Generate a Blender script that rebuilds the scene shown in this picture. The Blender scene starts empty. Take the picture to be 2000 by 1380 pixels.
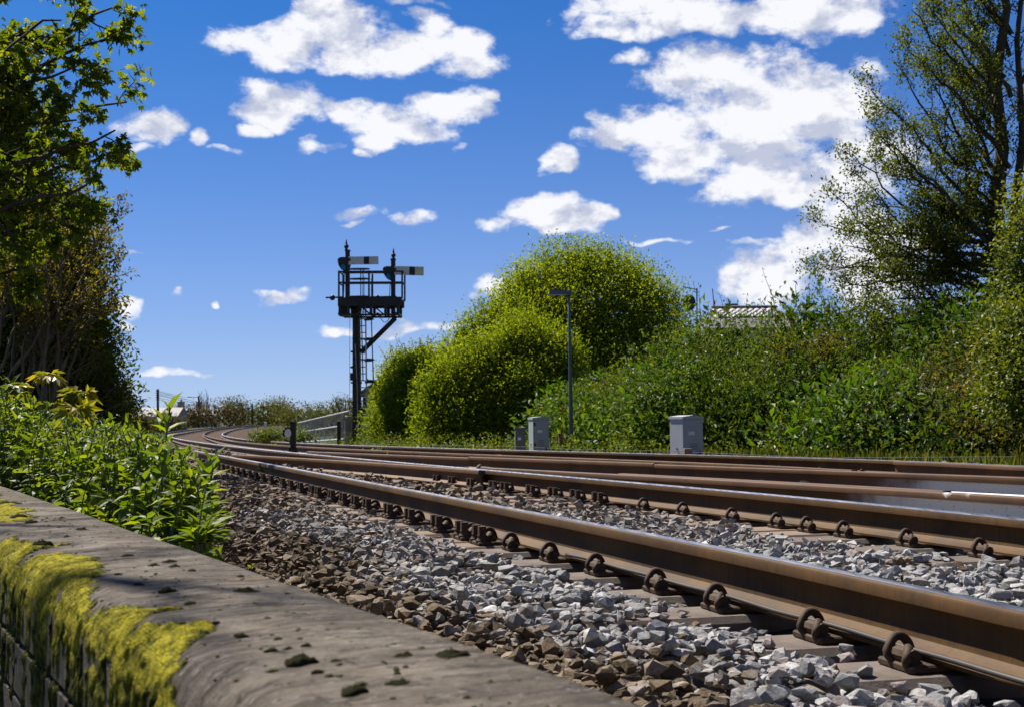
import bpy, math, random
import numpy as np
from mathutils import Vector, Matrix

sc = bpy.context.scene
COL = sc.collection
PI = math.pi

# ------------------------------------------------------------------ camera
FPX = 2000 * 50 / 36            # focal length in photo pixels (50 mm on a 36 mm frame)
ROLL = math.radians(.6)
TILT = math.atan((812 - 690) / FPX)
CAMZ = .38                      # camera height over the near rail's head
GRAD = (829 - 812) / FPX        # the line falls gently away from the camera

cd = bpy.data.cameras.new('camera')
cam = bpy.data.objects.new('camera', cd)
COL.objects.link(cam)
cd.lens = 50; cd.sensor_width = 36
cd.clip_start = .05; cd.clip_end = 6000
cd.dof.use_dof = True; cd.dof.focus_distance = 5.5; cd.dof.aperture_fstop = 13.0
cam.matrix_world = (Matrix.Translation((0, 0, CAMZ)) @ Matrix.Rotation(PI / 2 + TILT, 4, 'X')
                    @ Matrix.Rotation(-ROLL, 4, 'Z'))
sc.camera = cam

def ray(x, y):
    x = np.asarray(x, float) - 1000; y = np.asarray(y, float) - 690
    xr = x * math.cos(ROLL) - y * math.sin(ROLL); yr = x * math.sin(ROLL) + y * math.cos(ROLL)
    return np.stack([xr, FPX * math.cos(TILT) + yr * math.sin(TILT), FPX * math.sin(TILT) - yr * math.cos(TILT)], -1)
def at(x, y, Y):
    d = ray(x, y); return d * (Y / d[1]) + np.array([0, 0, CAMZ])
def onplane(P, z0=0, gr=GRAD):
    P = np.array(P, float); d = ray(P[:, 0], P[:, 1]); s = (z0 - CAMZ) / (d[:, 2] + gr * d[:, 1])
    return d * s[:, None] + np.array([0, 0, CAMZ])

# ------------------------------------------------------------------ sun and sky
SUN_AZ, SUN_EL = -39., 53.
sd = np.array([math.sin(math.radians(SUN_AZ)) * math.cos(math.radians(SUN_EL)),
               math.cos(math.radians(SUN_AZ)) * math.cos(math.radians(SUN_EL)), math.sin(math.radians(SUN_EL))])
sl = bpy.data.lights.new('sun', 'SUN'); sl.energy = 5.0; sl.angle = math.radians(.53); sl.color = (1, .93, .82)
so = bpy.data.objects.new('sun', sl); COL.objects.link(so)
so.rotation_euler = Vector(sd).to_track_quat('Z', 'Y').to_euler()

vs = sc.view_settings
vs.view_transform = 'Standard'; vs.look = 'None'; vs.gamma = 1; vs.exposure = 0.95; vs.use_curve_mapping = False

world = bpy.data.worlds.new('World'); sc.world = world; world.use_nodes = True
world.cycles.sampling_method = 'MANUAL'; world.cycles.sample_map_resolution = 256
def build_sky():
    nt = world.node_tree; nt.nodes.clear(); L = nt.links
    def node(t, **k):
        n = nt.nodes.new(t)
        for a, b in k.items(): setattr(n, a, b)
        return n
    def m(op, a, b=None, c=None, clamp=False):
        n = node('ShaderNodeMath', operation=op, use_clamp=clamp)
        for i, v in enumerate((a, b, c)):
            if v is None: continue
            if isinstance(v, (int, float)): n.inputs[i].default_value = v
            else: L.new(v, n.inputs[i])
        return n.outputs[0]
    sky = node('ShaderNodeTexSky', sky_type='NISHITA', sun_disc=False)
    sky.sun_elevation = math.radians(SUN_EL); sky.sun_rotation = math.radians(SUN_AZ % 360)
    sky.altitude = 0; sky.air_density = 1.0; sky.dust_density = .3; sky.ozone_density = 2.5
    tc = node('ShaderNodeTexCoord')
    nrm = node('ShaderNodeVectorMath', operation='NORMALIZE'); L.new(tc.outputs['Generated'], nrm.inputs[0])
    sep = node('ShaderNodeSeparateXYZ'); L.new(nrm.outputs[0], sep.inputs[0])
    # the air is very clear: no yellow band, deep blue soon above the hedges
    sv = node('ShaderNodeCombineXYZ'); L.new(m('MULTIPLY', sep.outputs[0], .55), sv.inputs[0]); L.new(m('MULTIPLY', sep.outputs[1], .9), sv.inputs[1]); L.new(m('MULTIPLY_ADD', m('MAXIMUM', sep.outputs[2], 0.), 1.7, .19), sv.inputs[2])
    sn = node('ShaderNodeVectorMath', operation='NORMALIZE'); L.new(sv.outputs[0], sn.inputs[0]); L.new(sn.outputs[0], sky.inputs[0])
    gm = node('ShaderNodeGamma'); gm.inputs[1].default_value = 1.45; L.new(sky.outputs[0], gm.inputs[0])
    hs = node('ShaderNodeMix', data_type='RGBA', blend_type='MULTIPLY'); hs.inputs[0].default_value = 1.; L.new(gm.outputs[0], hs.inputs[6]); hs.inputs[7].default_value = (.016, .27, .45, 1)
    az0 = m('ARCTAN2', sep.outputs[0], sep.outputs[1]); el0 = m('ARCSINE', sep.outputs[2])
    comb = node('ShaderNodeCombineXYZ'); L.new(az0, comb.inputs[0]); L.new(m('MULTIPLY', el0, 1.5), comb.inputs[1])
    def noise(scale, detail, rough=.55, off=0., dist=0., sh=(0, 0)):
        n = node('ShaderNodeTexNoise'); n.inputs['Scale'].default_value = scale; n.inputs['Detail'].default_value = detail
        n.inputs['Roughness'].default_value = rough; n.inputs['Distortion'].default_value = dist
        a = node('ShaderNodeVectorMath', operation='ADD'); L.new(comb.outputs[0], a.inputs[0]); a.inputs[1].default_value = (off + sh[0], off * .7 + sh[1], off * .3)
        L.new(a.outputs[0], n.inputs['Vector']); return n.outputs[0]
    w1 = noise(22, 3, .5, 3.1); w2 = noise(22, 3, .5, 9.7)
    az = m('ADD', az0, m('MULTIPLY', m('SUBTRACT', w1, .5), .05)); el = m('ADD', el0, m('MULTIPLY', m('SUBTRACT', w2, .5), .03))
    blobs = [(560,85,120,45),(660,60,115,62),(625,25,55,40),(780,95,135,52),(905,105,80,45),(690,118,85,34),(830,50,60,34),
        (830,4,88,13),(545,205,100,44),(490,252,36,20),(690,215,66,26),(795,245,105,40),(880,212,80,34),(750,280,55,24),(945,185,42,18),(705,305,28,10),
        (290,245,58,32),(270,287,28,14),(380,270,36,24),(440,300,48,9),(625,283,46,15),(880,290,22,8),
        (690,414,56,20),(682,440,32,8),(800,425,64,17),(1090,420,112,38),(985,440,52,18),(1165,415,48,28),
        (1440,30,310,40),(1250,12,130,30),(1600,25,160,48),(1190,58,56,20),
        (1375,140,125,62),(1480,190,180,90),(1615,210,125,92),(1310,250,115,52),(1200,265,62,40),(1430,300,170,55),(1560,355,185,52),(1085,310,40,32),(1245,105,38,20),(1690,320,90,70),
        (1500,535,110,65),(1570,485,70,42),(1425,545,44,42),(1650,430,80,80),(1720,520,120,90),(980,562,62,26),(1010,532,36,18),
        (545,576,66,18),(340,578,14,10),(411,598,10,6),(250,600,30,22),(245,637,24,12),(345,725,95,10),(760,640,140,14),(655,640,42,14),(255,487,28,6),
        (1300,462,80,7),(1400,440,30,5),(1500,467,110,10)]
    wv = node('ShaderNodeCombineXYZ'); L.new(az, wv.inputs[0]); L.new(el, wv.inputs[1])
    acc = None
    for (x, y, rx, ry) in blobs:
        d = ray(x, y); a0 = math.atan2(d[0], d[1]); e0 = math.atan2(d[2], math.hypot(d[0], d[1]))
        ka = FPX / rx / 1.34; ke = FPX / ry / 1.34
        q = node('ShaderNodeVectorMath', operation='MULTIPLY_ADD'); L.new(wv.outputs[0], q.inputs[0]); q.inputs[1].default_value = (ka, ke, 0); q.inputs[2].default_value = (-a0 * ka, -e0 * ke, 0)
        dt = node('ShaderNodeVectorMath', operation='DOT_PRODUCT'); L.new(q.outputs[0], dt.inputs[0]); L.new(q.outputs[0], dt.inputs[1])
        s = min(1., .55 + ry / 60); b = m('MULTIPLY_ADD', dt.outputs['Value'], -s, s, clamp=True)
        acc = b if acc is None else m('MAXIMUM', acc, b)
    fbm = noise(26, 9, .6, 1.3, .15); fbs = noise(26, 5, .55, 1.3, .15, (-.010, .030)); fine = noise(75, 6, .6, 5.5)
    # the open sky outside the photograph carries the same sort of broken cumulus
    out = m('MAXIMUM', m('MULTIPLY', m('ABSOLUTE', az0), 1 / .40), m('MULTIPLY', el0, 1 / .29))
    outm = m('MULTIPLY', m('SUBTRACT', out, 1.0), 6., clamp=True)
    gen = m('MULTIPLY', m('SUBTRACT', noise(5, 3, .5, 7.), .50, clamp=True), 5.)
    acc = m('MAXIMUM', acc, m('MULTIPLY', gen, outm))
    dens = m('ADD', m('MULTIPLY', acc, 1.75), m('ADD', m('MULTIPLY', m('SUBTRACT', fbm, .5), 3.0), m('MULTIPLY', m('SUBTRACT', fine, .5), 1.4)))
    dens = m('MULTIPLY', m('SUBTRACT', dens, .50), m('MULTIPLY', acc, 5., clamp=True))
    mr = node('ShaderNodeMapRange', interpolation_type='SMOOTHSTEP'); L.new(dens, mr.inputs[0])
    mr.inputs[1].default_value = .0; mr.inputs[2].default_value = 1.0
    # cloud body: bright rims, a little greyer in the thick parts
    # (thicker cloud towards the sun throws a soft shade on what lies below it)
    cr = node('ShaderNodeValToRGB'); L.new(m('ADD', m('MULTIPLY', m('SUBTRACT', fbs, fbm), 4.2), m('MULTIPLY_ADD', dens, .13, .12), clamp=True), cr.inputs[0])
    cr.color_ramp.elements[0].position = .05; cr.color_ramp.elements[0].color = (7.5, 7.55, 7.8, 1)
    cr.color_ramp.elements[1].position = .75; cr.color_ramp.elements[1].color = (4.3, 4.6, 5.7, 1)
    hz = node('ShaderNodeMix', data_type='RGBA'); L.new(m('MULTIPLY', m('POWER', 2.718, m('MULTIPLY', m('MAXIMUM', el0, 0.), -8.8)), .97), hz.inputs[0]); L.new(hs.outputs[2], hz.inputs[6]); hz.inputs[7].default_value = (4.0, 4.95, 6.3, 1)
    mix = node('ShaderNodeMix', data_type='RGBA'); L.new(m('MULTIPLY', mr.outputs[0], .97), mix.inputs[0]); L.new(hz.outputs[2], mix.inputs[6]); L.new(cr.outputs[0], mix.inputs[7])
    bg = node('ShaderNodeBackground'); bg.inputs[1].default_value = .067; L.new(mix.outputs[2], bg.inputs[0])
    wo = node('ShaderNodeOutputWorld'); L.new(bg.outputs[0], wo.inputs[0])
build_sky()

# ------------------------------------------------------------------ helpers
def tag(o, label=None, cat=None, group=None, kind=None):
    if label: o['label'] = label
    if cat: o['category'] = cat
    if group: o['group'] = group
    if kind: o['kind'] = kind
    return o
def empty(name, loc=(0, 0, 0), label=None, cat=None, group=None):
    o = bpy.data.objects.new(name, None); COL.objects.link(o); o.location = loc; o.empty_display_size = .1
    return tag(o, label, cat, group)
def link(name, me, parent=None, loc=None):
    o = bpy.data.objects.new(name, me); COL.objects.link(o)
    if parent is not None:
        o.parent = parent
        o.matrix_parent_inverse = Matrix.Translation(-Vector(parent.location)) if parent.type == 'EMPTY' else Matrix()
    if loc is not None: o.location = loc
    return o
def np_mesh(name, V, F, mats, rnd=None, smooth=False, midx=None):
    V = np.ascontiguousarray(V, np.float32); F = np.ascontiguousarray(F, np.int32)
    me = bpy.data.meshes.new(name); k = F.shape[1]
    me.vertices.add(len(V)); me.vertices.foreach_set('co', V.ravel())
    me.loops.add(F.size); me.loops.foreach_set('vertex_index', F.ravel())
    me.polygons.add(len(F)); me.polygons.foreach_set('loop_start', np.arange(0, F.size, k, dtype=np.int32))
    for mt in (mats if isinstance(mats, (list, tuple)) else [mats]): me.materials.append(mt)
    if midx is not None: me.polygons.foreach_set('material_index', np.asarray(midx, np.int32))
    if smooth: me.polygons.foreach_set('use_smooth', np.ones(len(F), bool))
    else: me.polygons.foreach_set('use_smooth', np.zeros(len(F), bool))
    if rnd is not None:
        a = me.attributes.new('rnd', 'FLOAT', 'FACE'); a.data.foreach_set('value', np.asarray(rnd, np.float32))
    me.update(calc_edges=True)
    return me
def unit(v): return v / np.maximum(np.linalg.norm(v, axis=-1, keepdims=True), 1e-9)
def scatter(TV, TF, pos, R, scale, rnd):
    """copies of one small shape joined into one set of arrays; R (n,3,3) columns are the local axes"""
    n = len(pos); scale = np.asarray(scale, float)
    if scale.ndim == 1: scale = scale[:, None] * np.ones((1, 3))
    V = np.einsum('nij,nkj->nki', R, TV[None] * scale[:, None, :]) + pos[:, None, :]
    F = TF[None] + (np.arange(n) * len(TV))[:, None, None]
    return V.reshape(-1, 3), F.reshape(-1, TF.shape[1]), np.repeat(rnd, len(TF))
def frames(D, N):
    D = unit(D); S = unit(np.cross(D, N)); N2 = np.cross(S, D)
    return np.stack([S, D, N2], -1)
def randrot(rng, n):
    q = unit(rng.normal(size=(n, 4))); w, x, y, z = q.T
    return np.stack([np.stack([1 - 2 * (y * y + z * z), 2 * (x * y - z * w), 2 * (x * z + y * w)], -1),
                     np.stack([2 * (x * y + z * w), 1 - 2 * (x * x + z * z), 2 * (y * z - x * w)], -1),
                     np.stack([2 * (x * z - y * w), 2 * (y * z + x * w), 1 - 2 * (x * x + y * y)], -1)], -2)
class Geo:
    """collects boxes, tubes, lathes and prisms into ONE mesh"""
    def __init__(s): s.v = []; s.f = []; s.m = []
    def add(s, vs_, fs, mi=0):
        o = len(s.v); s.v += [tuple(map(float, p)) for p in vs_]; s.f += [tuple(i + o for i in f) for f in fs]; s.m += [mi] * len(fs); return s
    def hexa(s, P, mi=0):   # 8 corners: bottom 0-3, top 4-7
        return s.add(P, [(3, 2, 1, 0), (4, 5, 6, 7), (0, 1, 5, 4), (1, 2, 6, 5), (2, 3, 7, 6), (3, 0, 4, 7)], mi)
    def box(s, c, d, mi=0, rz=0., bev=0.):
        x, y, z = [q / 2 for q in d]; ca, sa = math.cos(rz), math.sin(rz)
        def T(p): return (c[0] + p[0] * ca - p[1] * sa, c[1] + p[0] * sa + p[1] * ca, c[2] + p[2])
        if bev <= 0:
            return s.hexa([T(p) for p in ((-x, -y, -z), (x, -y, -z), (x, y, -z), (-x, y, -z), (-x, -y, z), (x, -y, z), (x, y, z), (-x, y, z))], mi)
        b = min(bev, x * .9, y * .9, z * .9); rings = []
        for zz, i in ((-z, b), (-z + b, 0), (z - b, 0), (z, b)):
            xx, yy = x - i, y - i; k = b if i == 0 else b * .4
            rings.append([(-xx + k, -yy, zz), (xx - k, -yy, zz), (xx, -yy + k, zz), (xx, yy - k, zz), (xx - k, yy, zz), (-xx + k, yy, zz), (-xx, yy - k, zz), (-xx, -yy + k, zz)])
        return s.rings([[T(p) for p in r] for r in rings], mi)
    def rings(s, R, mi=0, cap=True):
        n = len(R[0]); fs = []
        for i in range(len(R) - 1):
            for j in range(n): fs.append((i * n + j, i * n + (j + 1) % n, (i + 1) * n + (j + 1) % n, (i + 1) * n + j))
        if cap: fs += [tuple(range(n - 1, -1, -1)), tuple((len(R) - 1) * n + j for j in range(n))]
        return s.add([p for r in R for p in r], fs, mi)
    def tube(s, pts, r, n=6, mi=0):
        P = [Vector(p) for p in pts]; R = []; rr = r if isinstance(r, (list, tuple)) else [r] * len(P)
        up = None
        for i, p in enumerate(P):
            d = (P[min(i + 1, len(P) - 1)] - P[max(i - 1, 0)]).normalized()
            if up is None:
                up = Vector((0, 0, 1)) if abs(d.z) < .9 else Vector((1, 0, 0))
            a = d.cross(up).normalized(); b = a.cross(d).normalized(); up = b
            R.append([tuple(p + (a * math.cos(2 * PI * k / n) + b * math.sin(2 * PI * k / n)) * rr[i]) for k in range(n)])
        return s.rings(R, mi)
    def bar(s, a, b, w, t=None, mi=0):       # square-section bar
        a, b = Vector(a), Vector(b); d = (b - a).normalized(); t = t or w
        u = Vector((0, 1, 0)) if abs(d.y) < .9 else Vector((0, 0, 1))
        e = d.cross(u).normalized(); g = e.cross(d).normalized()
        def q(p): return [p - e * w / 2 - g * t / 2, p + e * w / 2 - g * t / 2, p + e * w / 2 + g * t / 2, p - e * w / 2 + g * t / 2]
        return s.rings([q(a), q(b)], mi)
    def lathe(s, c, prof, n=12, mi=0):
        return s.rings([[(c[0] + r * math.cos(2 * PI * k / n), c[1] + r * math.sin(2 * PI * k / n), c[2] + z) for k in range(n)] for r, z in prof], mi)
    def prism(s, poly, a, b, mi=0):          # polygon of 3D points swept from offset a to offset b
        a, b = Vector(a), Vector(b); return s.rings([[Vector(p) + a for p in poly], [Vector(p) + b for p in poly]], mi)
    def mesh(s, name, mats, smooth=False, fix=True):
        me = bpy.data.meshes.new(name); me.from_pydata(s.v, [], s.f)
        for mt in (mats if isinstance(mats, (list, tuple)) else [mats]): me.materials.append(mt)
        me.polygons.foreach_set('material_index', s.m)
        if fix:
            import bmesh
            bm = bmesh.new(); bm.from_mesh(me); bmesh.ops.recalc_face_normals(bm, faces=bm.faces); bm.to_mesh(me); bm.free()
        if smooth: me.shade_smooth()
        me.update(); return me
    def obj(s, name, mats, parent=None, smooth=False): return link(name, s.mesh(name, mats, smooth), parent)

# ------------------------------------------------------------------ materials
class NM:
    def __init__(s, name):
        s.mat = bpy.data.materials.new(name); s.mat.use_nodes = True; s.nt = s.mat.node_tree; s.nt.nodes.clear()
        s.out = s.nt.nodes.new('ShaderNodeOutputMaterial'); s.tc = None
    def n(s, t, **k):
        q = s.nt.nodes.new(t)
        for a, b in k.items(): setattr(q, a, b)
        return q
    def l(s, a, b): s.nt.links.new(a, b)
    def co(s):
        if s.tc is None: s.tc = s.n('ShaderNodeTexCoord').outputs['Object']
        return s.tc
    def geo(s, k='Position'): return s.n('ShaderNodeNewGeometry').outputs[k]
    def attr(s, a='rnd'): return s.n('ShaderNodeAttribute', attribute_name=a).outputs['Fac']
    def noise(s, scale, detail=4, rough=.55, vec=None, stretch=None):
        q = s.n('ShaderNodeTexNoise'); q.inputs['Scale'].default_value = scale; q.inputs['Detail'].default_value = detail; q.inputs['Roughness'].default_value = rough
        v = vec if vec is not None else s.co()
        if stretch:
            mp = s.n('ShaderNodeMapping'); mp.inputs['Scale'].default_value = stretch; s.l(v, mp.inputs[0]); v = mp.outputs[0]
        s.l(v, q.inputs['Vector']); return q.outputs[0]
    def ramp(s, fac, stops):
        q = s.n('ShaderNodeValToRGB'); s.l(fac, q.inputs[0]); e = q.color_ramp.elements
        while len(e) < len(stops): e.new(.5)
        for i, (p, c) in enumerate(stops): e[i].position = p; e[i].color = (*c, 1) if len(c) == 3 else c
        return q.outputs[0]
    def m(s, op, a, b=None, clamp=False):
        q = s.n('ShaderNodeMath', operation=op, use_clamp=clamp)
        for i, v in enumerate((a, b)):
            if v is None: continue
            if isinstance(v, (int, float)): q.inputs[i].default_value = v
            else: s.l(v, q.inputs[i])
        return q.outputs[0]
    def step(s, v, lo, hi):
        q = s.n('ShaderNodeMapRange', interpolation_type='SMOOTHSTEP'); s.l(v, q.inputs[0]); q.inputs[1].default_value = lo; q.inputs[2].default_value = hi; return q.outputs[0]
    def mix(s, f, a, b, bt='MIX'):
        q = s.n('ShaderNodeMix', data_type='RGBA', blend_type=bt)
        for i, v in ((0, f), (6, a), (7, b)):
            if isinstance(v, (int, float)): q.inputs[i].default_value = v
            elif isinstance(v, tuple): q.inputs[i].default_value = (*v, 1)
            else: s.l(v, q.inputs[i])
        return q.outputs[2]
    def bsdf(s, col, rough=.6, spec=.4, metal=0., bump=None, bstr=.3, bdist=.01):
        p = s.n('ShaderNodeBsdfPrincipled')
        for nme, v in (('Base Color', col), ('Roughness', rough), ('Metallic', metal), ('Specular IOR Level', spec)):
            if isinstance(v, (int, float)): p.inputs[nme].default_value = v
            elif isinstance(v, tuple): p.inputs[nme].default_value = (*v, 1)
            else: s.l(v, p.inputs[nme])
        if bump is not None:
            b = s.n('ShaderNodeBump'); b.inputs['Strength'].default_value = bstr; b.inputs['Distance'].default_value = bdist
            s.l(bump, b.inputs['Height']); s.l(b.outputs[0], p.inputs['Normal'])
        return p.outputs[0]
    def done(s, sh): s.l(sh, s.out.inputs[0]); return s.mat

def leaf_mat(name, stops, trans=.4, tint=(1.25, 1.25, .45), rough=.42, spec=.45, patch=None):
    k = NM(name); c = k.ramp(k.attr(), stops)
    if patch:   # drifts of another leaf colour through the mass
        c = k.mix(k.m('MULTIPLY', k.step(k.noise(patch[0], 3, .6, vec=k.geo()), patch[1], patch[1] + .12), patch[3]), c, patch[2])
    p = k.bsdf(c, rough, spec); t = k.n('ShaderNodeBsdfTranslucent')
    k.l(k.mix(1., c, tint, 'MULTIPLY'), t.inputs[0])
    ms = k.n('ShaderNodeMixShader'); ms.inputs[0].default_value = trans; k.l(p, ms.inputs[1]); k.l(t.outputs[0], ms.inputs[2])
    return k.done(ms.outputs[0])
def plain(name, col, rough=.6, metal=0., var=.25, scale=8., spec=.4, bstr=.15, stretch=None):
    k = NM(name); nz = k.noise(scale, 6, .65, stretch=stretch); dark = tuple(c * (1 - var) for c in col); lite = tuple(min(1, c * (1 + var)) for c in col)
    return k.done(k.bsdf(k.ramp(nz, [(.3, dark), (.7, lite)]), rough, spec, metal, nz, bstr, .004))

M = {}
def mk_materials():
    k = NM('rail_rust'); n1 = k.noise(3, 5, .6, stretch=(1, 1, 1)); n2 = k.noise(60, 5, .7)
    c = k.ramp(n1, [(.3, (.040, .018, .004)), (.52, (.080, .038, .007)), (.75, (.112, .050, .009))])
    n3 = k.noise(5, 5, .7, stretch=(9, 9, .6)); c = k.mix(k.m('MULTIPLY', k.step(n3, .45, .7), .55), c, (.030, .017, .007)); c = k.mix(k.m('MULTIPLY', k.step(n2, .5, .75), .5), c, (.028, .016, .007))
    M['rail'] = k.done(k.bsdf(c, .68, .25, 0., n2, .4, .002))
    k = NM('rail_orange_rust'); n1 = k.noise(2.5, 5, .6); n2 = k.noise(50, 5, .7)
    c = k.ramp(n1, [(.3, (.06, .028, .009)), (.55, (.125, .058, .018)), (.75, (.10, .054, .026))])
    M['rail2'] = k.done(k.bsdf(k.mix(k.m('MULTIPLY', n2, .45), c, (.07, .04, .02)), .62, .3, 0., n2, .35, .002))
    k = NM('polished_steel'); n1 = k.noise(40, 3, .6, stretch=(1, .05, 1))
    M['steel'] = k.done(k.bsdf(k.ramp(n1, [(.3, (.42, .43, .46)), (.7, (.62, .63, .66))]), k.ramp(n1, [(.2, (.22,) * 3), (.8, (.36,) * 3)]), .5, 1.))
    # rails sprayed white at the crossing: the spray ends in a soft ragged edge
    for nm, x0, zc in (('rail_white', 1.93, -.082), ('rail_white2', 2.75, -.105)):
        k = NM('painted_' + nm); sx = k.n('ShaderNodeSeparateXYZ'); k.l(k.geo(), sx.inputs[0]); n1 = k.noise(2.5, 5, .6); n2 = k.noise(45, 5, .7)
        c = k.mix(k.m('MULTIPLY', n2, .45), k.ramp(n1, [(.3, (.06, .028, .009)), (.55, (.125, .058, .018)), (.75, (.10, .054, .026))]), (.05, .026, .012))
        f = k.step(k.m('ADD', sx.outputs[0], k.m('MULTIPLY', k.m('SUBTRACT', n1, .5), .6)), x0, x0 + .25)
        hd = k.m('MAXIMUM', k.step(sx.outputs[2], zc, zc - .012), k.step(n1, .60, .68)); f2 = k.m('MULTIPLY', k.m('MULTIPLY', f, hd), k.step(k.m('ADD', n2, k.m('MULTIPLY', n1, .3)), .40, .58), clamp=True)
        M[nm] = k.done(k.bsdf(k.mix(f2, c, (.47, .465, .46)), .55, .4, .1, n2, .2, .002))
    M['iron'] = plain('rusty_iron', (.058, .034, .019), .75, .1, .5, 40, .3, .6)
    M['greasy'] = plain('mossy_greasy_iron', (.060, .045, .024), .65, .1, .5, 30, .4, .4)
    M['whitepaint'] = plain('white_paint', (.72, .72, .70), .5, 0, .12, 20)
    k = NM('sleeper_concrete'); n1 = k.noise(7, 6, .65); n2 = k.noise(120, 4, .7)
    M['sleeper'] = k.done(k.bsdf(k.mix(k.m('MULTIPLY', n2, .4), k.ramp(n1, [(.3, (.085, .066, .052)), (.7, (.20, .165, .14))]), (.06, .045, .034)), .85, .2, 0, n2, .5, .004))
    k = NM('timber'); n1 = k.noise(6, 6, .65, stretch=(.4, 6, 6))
    M['timber'] = k.done(k.bsdf(k.ramp(n1, [(.3, (.085, .060, .042)), (.7, (.27, .20, .15))]), .85, .2, 0, n1, .6, .006))
    # ballast: clean grey-lilac stone along the rails, older brown stone towards the wall
    k = NM('ballast_stone'); r = k.attr('rnd'); old = k.attr('old'); n1 = k.noise(45, 6, .7, vec=k.geo()); n2 = k.noise(14, 4, .6, vec=k.geo())
    new = k.ramp(r, [(0, (.11, .11, .113)), (.2, (.33, .33, .335)), (.4, (.20, .203, .207)), (.6, (.42, .405, .395)), (.75, (.29, .245, .235)), (.85, (.23, .23, .232)), (1, (.52, .515, .505))])
    brn = k.ramp(r, [(0, (.058, .041, .024)), (.3, (.150, .108, .064)), (.55, (.098, .070, .041)), (.8, (.20, .150, .098)), (1, (.27, .22, .165))])
    c = k.mix(old, new, brn); c = k.mix(k.m('MULTIPLY', k.step(n1, .46, .66), .8), c, k.mix(1., c, (.40, .37, .33), 'MULTIPLY')); c = k.mix(k.m('MULTIPLY', k.step(n2, .60, .72), .4), c, (.32, .30, .28)); n3 = k.noise(1.3, 4, .6, vec=k.geo()); c = k.mix(k.m('MULTIPLY', k.step(n3, .5, .68), .45), c, k.mix(1., c, (.62, .50, .38), 'MULTIPLY'))
    M['stone'] = k.done(k.bsdf(c, .9, .2, 0, k.m('ADD', n1, k.m('MULTIPLY', n2, .6)), .8, .01))
    k = NM('ballast_bed'); n1 = k.noise(30, 6, .7); n2 = k.noise(.5, 4, .6)
    c = k.ramp(n1, [(.35, (.022, .016, .011)), (.65, (.105, .080, .060))])
    c = k.mix(k.m('MULTIPLY', k.step(n2, .45, .65), .6), c, k.ramp(n1, [(.35, (.04, .016, .009)), (.65, (.15, .062, .032))]))
    M['bed'] = k.done(k.bsdf(c, .95, .1, 0, n1, 1., .03))
    k = NM('grassy_earth'); n1 = k.noise(2.5, 7, .7); n2 = k.noise(.15, 4, .6)
    M['earth'] = k.done(k.bsdf(k.ramp(n1, [(.3, (.022, .026, .010)), (.55, (.05, .065, .02)), (.75, (.085, .075, .035))]), .95, .1, 0, n1, .8, .05))
    # weathered concrete of the wall
    k = NM('wall_concrete'); rot = k.n('ShaderNodeMapping'); rot.inputs['Rotation'].default_value = (0, 0, -math.radians(26)); k.l(k.co(), rot.inputs[0]); wv = rot.outputs[0]
    n1 = k.noise(5, 7, .7, wv); n2 = k.noise(110, 5, .75, wv); n3 = k.noise(5, 7, .75, wv, (1.2, 9, 1)); n4 = k.noise(26, 6, .75, wv); n5 = k.noise(60, 3, .6, wv, (.6, 2.5, 1))
    c = k.ramp(n1, [(.36, (.045, .036, .029)), (.5, (.108, .088, .066)), (.62, (.185, .157, .124))])
    c = k.mix(k.m('MULTIPLY', k.step(n3, .50, .58), .75), c, (.032, .025, .020)); c = k.mix(k.m('MULTIPLY', k.step(n3, .46, .38), .6), c, (.175, .15, .13))
    c = k.mix(k.m('MULTIPLY', k.step(n4, .55, .62), .8), c, (.018, .015, .011)); c = k.mix(k.m('MULTIPLY', k.step(n2, .52, .72), .55), c, (.21, .185, .165)); c = k.mix(k.m('MULTIPLY', k.step(n5, .64, .68), .8), c, (.34, .32, .30))
    c = k.mix(k.m('MULTIPLY', k.step(k.noise(4.3, 4, .6, wv, (1, 3.5, 1)), .62, .72), .6), c, (.22, .115, .045))
    sx = k.n('ShaderNodeSeparateXYZ'); k.l(k.co(), sx.inputs[0]); st = k.noise(7, 6, .7, stretch=(6, 14, .5))
    face = k.m('MULTIPLY', k.step(sx.outputs[2], -.02, -.06), 1.)     # rain-washed dirt down the outer face
    c = k.mix(k.m('MULTIPLY', face, k.m('MULTIPLY', k.step(st, .38, .62), .75)), c, (.035, .030, .022))
    M['wall'] = k.done(k.bsdf(c, .9, .2, 0, k.m('ADD', n2, k.m('ADD', k.m('MULTIPLY', n3, 1.2), k.m('MULTIPLY', n4, -1.2))), .9, .006))
    k = NM('yellow_moss'); n1 = k.noise(62, 6, .7); n2 = k.noise(160, 4, .7)
    c = k.mix(k.step(k.attr(), .0, 1.), k.ramp(n1, [(.34, (.06, .06, .008)), (.46, (.22, .20, .012)), (.60, (.42, .36, .02))]), k.ramp(n1, [(.35, (.018, .018, .007)), (.52, (.055, .058, .010)), (.7, (.20, .19, .018))]))
    M['moss'] = k.done(k.bsdf(k.mix(k.m('MULTIPLY', n2, .5), c, k.mix(1., c, (.5, .5, .5), 'MULTIPLY')), .95, .1, 0, n2, 1., .008))
    k = NM('dark_moss'); n1 = k.noise(60, 5, .7)
    M['darkmoss'] = k.done(k.bsdf(k.ramp(n1, [(.3, (.022, .022, .012)), (.55, (.055, .055, .02)), (.75, (.13, .12, .03))]), .95, .1, 0, n1, 1., .01))
    M['black'] = plain('black_paint', (.018, .017, .017), .55, 0, .4, 14, .4)
    M['armwhite'] = plain('arm_enamel', (.60, .58, .55), .45, 0, .14, 6)
    M['armyellow'] = plain('aged_arm_enamel', (.58, .55, .38), .45, 0, .16, 6)
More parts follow.
